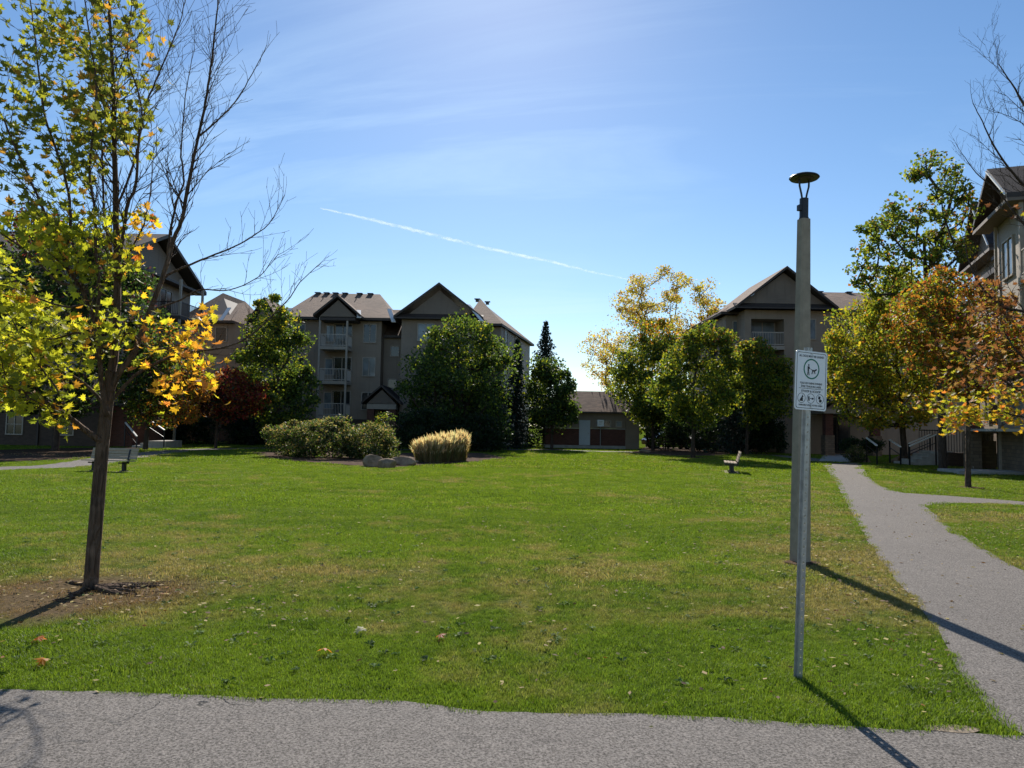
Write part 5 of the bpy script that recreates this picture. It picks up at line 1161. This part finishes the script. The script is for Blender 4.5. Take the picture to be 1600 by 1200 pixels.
    for q, t, px, py in big:
        ms = sorted(meshes, key=lambda m_: sum((a-b_)**2 for a, b_ in zip(m_[0], t)))[:3]; o = link('leaf', rr.choice(ms)[1], root); o.location = q; o.rotation_euler = orient(rr); s_ = rr.uniform(.065, .12); o.scale = (s_, s_, s_)
    V, Fs, T = [], [], []
    for q, t, px, py in rest:
        vs, fs = near_leaf_verts(rr.uniform(.06, .115), rr.uniform(.2, 1.1)); mt = orient(rr).to_matrix(); n = len(V); V += [tuple(mt @ Vector(v)+q) for v in vs]; Fs += [tuple(i+n for i in f) for f in fs]; T += [(*t, 1)]*len(vs)
    me = bpy.data.meshes.new('leaves'); me.from_pydata(V, [], Fs); me.materials.append(M['nleaf']); at = me.color_attributes.new('tint', 'FLOAT_COLOR', 'POINT'); at.data.foreach_set('color', np.array(T, 'f').ravel()); tag(link('leaves', me, root), kind='stuff')
    print('near leaves', len(items), 'tips', len(pts))
near_maple()
def right_maple():
    rr = random.Random(11); Y = 13.0; b = Vector((P(1730, 800, Y).x, Y, 0)); root = empty('maple_tree', b); tag(root, 'nearly bare maple reaching in from the right edge with orange and yellow lower leaves', 'tree', 'young maples near the camera'); g = Grower(b, Y)
    def L(name, pts, dy0, dy1, r0, r1, **kw):
        mb = MB(); w = g.pl(pts, dy0, dy1); g.limb(mb, w, r0, r1, rr, **kw); mb.build(name, M['barkd'], root, smooth=True)
    mb = MB(); x0 = 1730; tp = g.pl([(1730, 850), (1728, 780), (1722, 690), (1715, 600), (1710, 500)], 0, 0, 4); mb.tube([Vector((0, 0, -.03))]+tp[3:], [.17]+[.14-.003*i for i in range(len(tp)-3)], 10); mb.build('trunk', M['barkd'], root, smooth=True)
    L('limb', [(1710, 500), (1690, 380), (1650, 260), (1610, 180), (1580, 130), (1560, 100)], 0, .6, .09, .008, length=1.1, spacing=.25)
    L('limb', [(1700, 420), (1640, 330), (1600, 290), (1560, 240), (1535, 190), (1520, 160)], 0, -.5, .05, .006, length=.9, spacing=.22)
    L('limb', [(1705, 460), (1650, 400), (1600, 350), (1560, 300), (1525, 270), (1500, 235)], 0, 1.0, .04, .005, length=.9, spacing=.22)
    L('limb', [(1712, 560), (1660, 520), (1610, 490), (1570, 480), (1535, 450), (1515, 410), (1505, 370)], 0, .8, .05, .006, length=.9, spacing=.22)
    L('limb', [(1716, 640), (1660, 640), (1620, 622), (1580, 602), (1550, 580), (1520, 560), (1490, 548)], 0, -.6, .05, .006, length=.9, spacing=.18, up=.25)
    L('limb', [(1714, 600), (1650, 590), (1600, 560), (1570, 520), (1555, 480)], 0, .4, .04, .006, length=.9, spacing=.2)
    L('limb', [(1700, 640), (1640, 655), (1590, 650), (1550, 640), (1510, 648)], 0, .3, .03, .006, length=.8, spacing=.16, up=.2)
    pts = g.tips; V, Fs, T = [], [], []; rr.shuffle(pts); n_ = 0
    for p, v, l in pts:
        x, y = proj(p); k = 0
        if y > 590: k = .42
        elif y > 440: k = .20
        elif y > 300: k = .02
        if y > 672: k = 0
        if rr.random() > k: continue
        for _ in range(2):
            q = p-b+Vector((rr.gauss(0, .09), rr.gauss(0, .09), rr.gauss(-.03, .08))); u = rr.random()
            if y > 600: t = (.30, .30, .035) if u < .55 else ((.40, .25, .03) if u < .85 else (.45, .15, .04))
            else: t = (.16, .065, .035) if u < .65 else ((.22, .13, .06) if u < .85 else (.26, .24, .03))
            vs, fs = near_leaf_verts(rr.uniform(.08, .13), rr.uniform(.2, .7)); mt = Euler((rr.uniform(2, 4.2), rr.gauss(0, .5), rr.uniform(0, 6.28))).to_matrix(); n = len(V); V += [tuple(mt @ Vector(w_)+q) for w_ in vs]; Fs += [tuple(i+n for i in f) for f in fs]; T += [(*t, 1)]*len(vs)
    me = bpy.data.meshes.new('leaves'); me.from_pydata(V, [], Fs); me.materials.append(M['nleaf']); at = me.color_attributes.new('tint', 'FLOAT_COLOR', 'POINT'); at.data.foreach_set('color', np.array(T, 'f').ravel()); tag(link('leaves', me, root), kind='stuff')
right_maple()
# ------------------------------------------------------------------ litter on the ground
def litter():
    global rng
    rng = np.random.default_rng(77); Ps = []
    def sc_(cx, cy, sx, sy, n):
        q = G(cx, cy); Ps.append(np.column_stack([rng.normal(q.x, sx, n), rng.normal(q.y, sy, n)]))
    sc_(1380, 860, 1.0, 2.2, 700); sc_(1330, 790, 1.6, 5, 700); sc_(1450, 760, 2.5, 2.5, 700); sc_(1540, 830, 1.3, 2.0, 400); sc_(1400, 930, .7, 1.4, 260); sc_(1180, 790, 3, 5, 350)
    sc_(90, 712, 6, 1.2, 1500); sc_(150, 935, 1.2, .6, 420); sc_(300, 950, 3, 1.3, 140); sc_(1030, 712, 3, 2, 400); sc_(700, 1000, 3.5, .9, 60); sc_(800, 800, 8, 6, 260); sc_(1300, 1080, 1.2, .5, 50); sc_(1380, 740, 1.0, 3.0, 200); sc_(800, 860, 7, 3.5, 900); sc_(600, 760, 12, 8, 700); sc_(1400, 800, 2.2, 5, 900); sc_(1430, 1000, .8, .9, 150)
    Pp = np.vstack(Ps); Pp = Pp[Pp[:, 1] > 4.2]; keep = (~inpoly(Pp, SHEETS[0])) | (rng.uniform(size=len(Pp)) < .12); Pp = Pp[keep]
    n = len(Pp); C = np.column_stack([Pp, np.where(inpoly(Pp, SHEETS[0]), .012, .042)]); z = np.zeros(n)
    me = leaf_mesh('leaf_litter', C, .038, pick([(TAN*1.2, 1+z), (np.array((.42, .34, .12)), .8+z), (ORANGE*.7, .18+z), (np.array((.16, .09, .05)), .7+z)]), M['litter'])
    # lay them nearly flat
    co = np.empty(len(me.vertices)*3, 'f'); me.vertices.foreach_get('co', co); co = co.reshape(-1, 3); cz = np.repeat(C[:, 2], 4); co[:, 2] = cz+(co[:, 2]-cz)*.3; me.vertices.foreach_set('co', co.ravel())
    tag(link('leaf_litter', me), 'small fallen leaves scattered over lawn and path edges', 'leaves', kind='stuff')
    for k, (px, py, c, lb) in enumerate([(55, 1000, (.55, .17, .03), 'orange fallen leaf beside the maple trunk shadow'), (76, 1031, (.58, .24, .03), 'orange fallen leaf in the grass above the path at the left'), (508, 1012, (.5, .16, .03), 'orange fallen leaf on the lawn left of centre'), (682, 993, (.42, .12, .04), 'dark orange fallen leaf in the middle of the lawn'), (565, 985, (.5, .46, .36), 'pale curled leaf lying left of the dark orange leaf')]):
        p = G(px, py, .05); vs, fs = near_leaf_verts(.10, .8); m2 = near_leaf_mesh('fallen_leaf', .11, .9, c); o = link('fallen_leaf', m2); o.location = p; o.rotation_euler = (R(12), R(-10), k*1.7); tag(o, lb, 'leaf')
litter()
def weeds():
    r = random.Random(9); V, Fc, T = [], [], []
    for i in range(260):
        y = r.uniform(4.9, 13); x = r.uniform(-.68, .62)*y; p = np.array([[x, y]])
        if any(inpoly(p, s_)[0] for s_ in SHEETS[:5]): continue
        k = r.uniform(.6, 1.2); t = (.09*k, .16*k, .03*k, 1) if r.random() < .8 else (.16*k, .20*k, .08*k, 1)
        for j in range(r.randint(5, 9)):
            a = r.uniform(0, 6.28); l = r.uniform(.03, .07); w = l*.22; c_, s_ = math.cos(a), math.sin(a); h = r.uniform(.02, .04); n = len(V)
            V.extend([(x, y, .015), (x+c_*l*.6-s_*w, y+s_*l*.6+c_*w, h), (x+c_*l, y+s_*l, h*.8), (x+c_*l*.6+s_*w, y+s_*l*.6-c_*w, h)]); Fc.append((n, n+1, n+2, n+3)); T.extend([t]*4)
    me = bpy.data.meshes.new('weeds'); me.from_pydata(V, [], Fc); me.materials.append(M['litter']); at = me.color_attributes.new('tint', 'FLOAT_COLOR', 'POINT'); at.data.foreach_set('color', np.array(T, 'f').ravel())
    tag(link('weeds', me), 'broad leaved weeds dotted through the front lawn', 'weeds', kind='stuff')
weeds()
# ------------------------------------------------------------------ contrail
def contrail():
    n = NT('contrail_vapour'); p = n.objc(); a = n.rng(n.noise(n.scalev(p, (.5, 1, 1)), .045, 8, .75), .42, .70); n.fin((.9, .9, .9), 1, 0, 0)
    tr = n.N.new('ShaderNodeBsdfTranslucent'); tr.inputs[0].default_value = (.9, .93, .97, 1); ad = n.N.new('ShaderNodeMixShader'); ad.inputs[0].default_value = .6; n.L.new(n.bsdf.outputs[0], ad.inputs[1]); n.L.new(tr.outputs[0], ad.inputs[2])
    tp = n.N.new('ShaderNodeBsdfTransparent'); lw = n.N.new('ShaderNodeLayerWeight'); lw.inputs[0].default_value = .5
    mx = n.N.new('ShaderNodeMixShader'); n.L.new(n.m('MULTIPLY', n.m('MULTIPLY', a, n.m('SUBTRACT', 1.0, lw.outputs['Facing'])), .48), mx.inputs[0]); n.L.new(tp.outputs[0], mx.inputs[1]); n.L.new(ad.outputs[0], mx.inputs[2]); n.L.new(mx.outputs[0], n.out.inputs[0])
    D = 2500.0; pts = []; rad = []; k = 90; key = [(500, 325, 1.2), (600, 348, 3.2), (680, 368, 3.4), (780, 392, 3.2), (860, 409, 3), (930, 426, 2.2), (1000, 440, .8)]
    kx = np.array([q[0] for q in key]); ky = np.array([q[1] for q in key]); kr = np.array([q[2] for q in key]); rr = random.Random(3)
    for i in range(k): x = 500+500*i/(k-1); pts.append(P(x, np.interp(x, kx, ky)+rr.gauss(0, .35), D)); rad.append(np.interp(x, kx, kr)*D/F*rr.uniform(.75, 1.2))
    m = MB(); o0 = pts[k//2].copy(); m.tube([q-o0 for q in pts], rad, 14); o = m.build('contrail', n.mat, smooth=True); o.location = o0; tag(o, 'thin white contrail slanting across the blue sky', 'contrail'); o.visible_shadow = True
contrail()
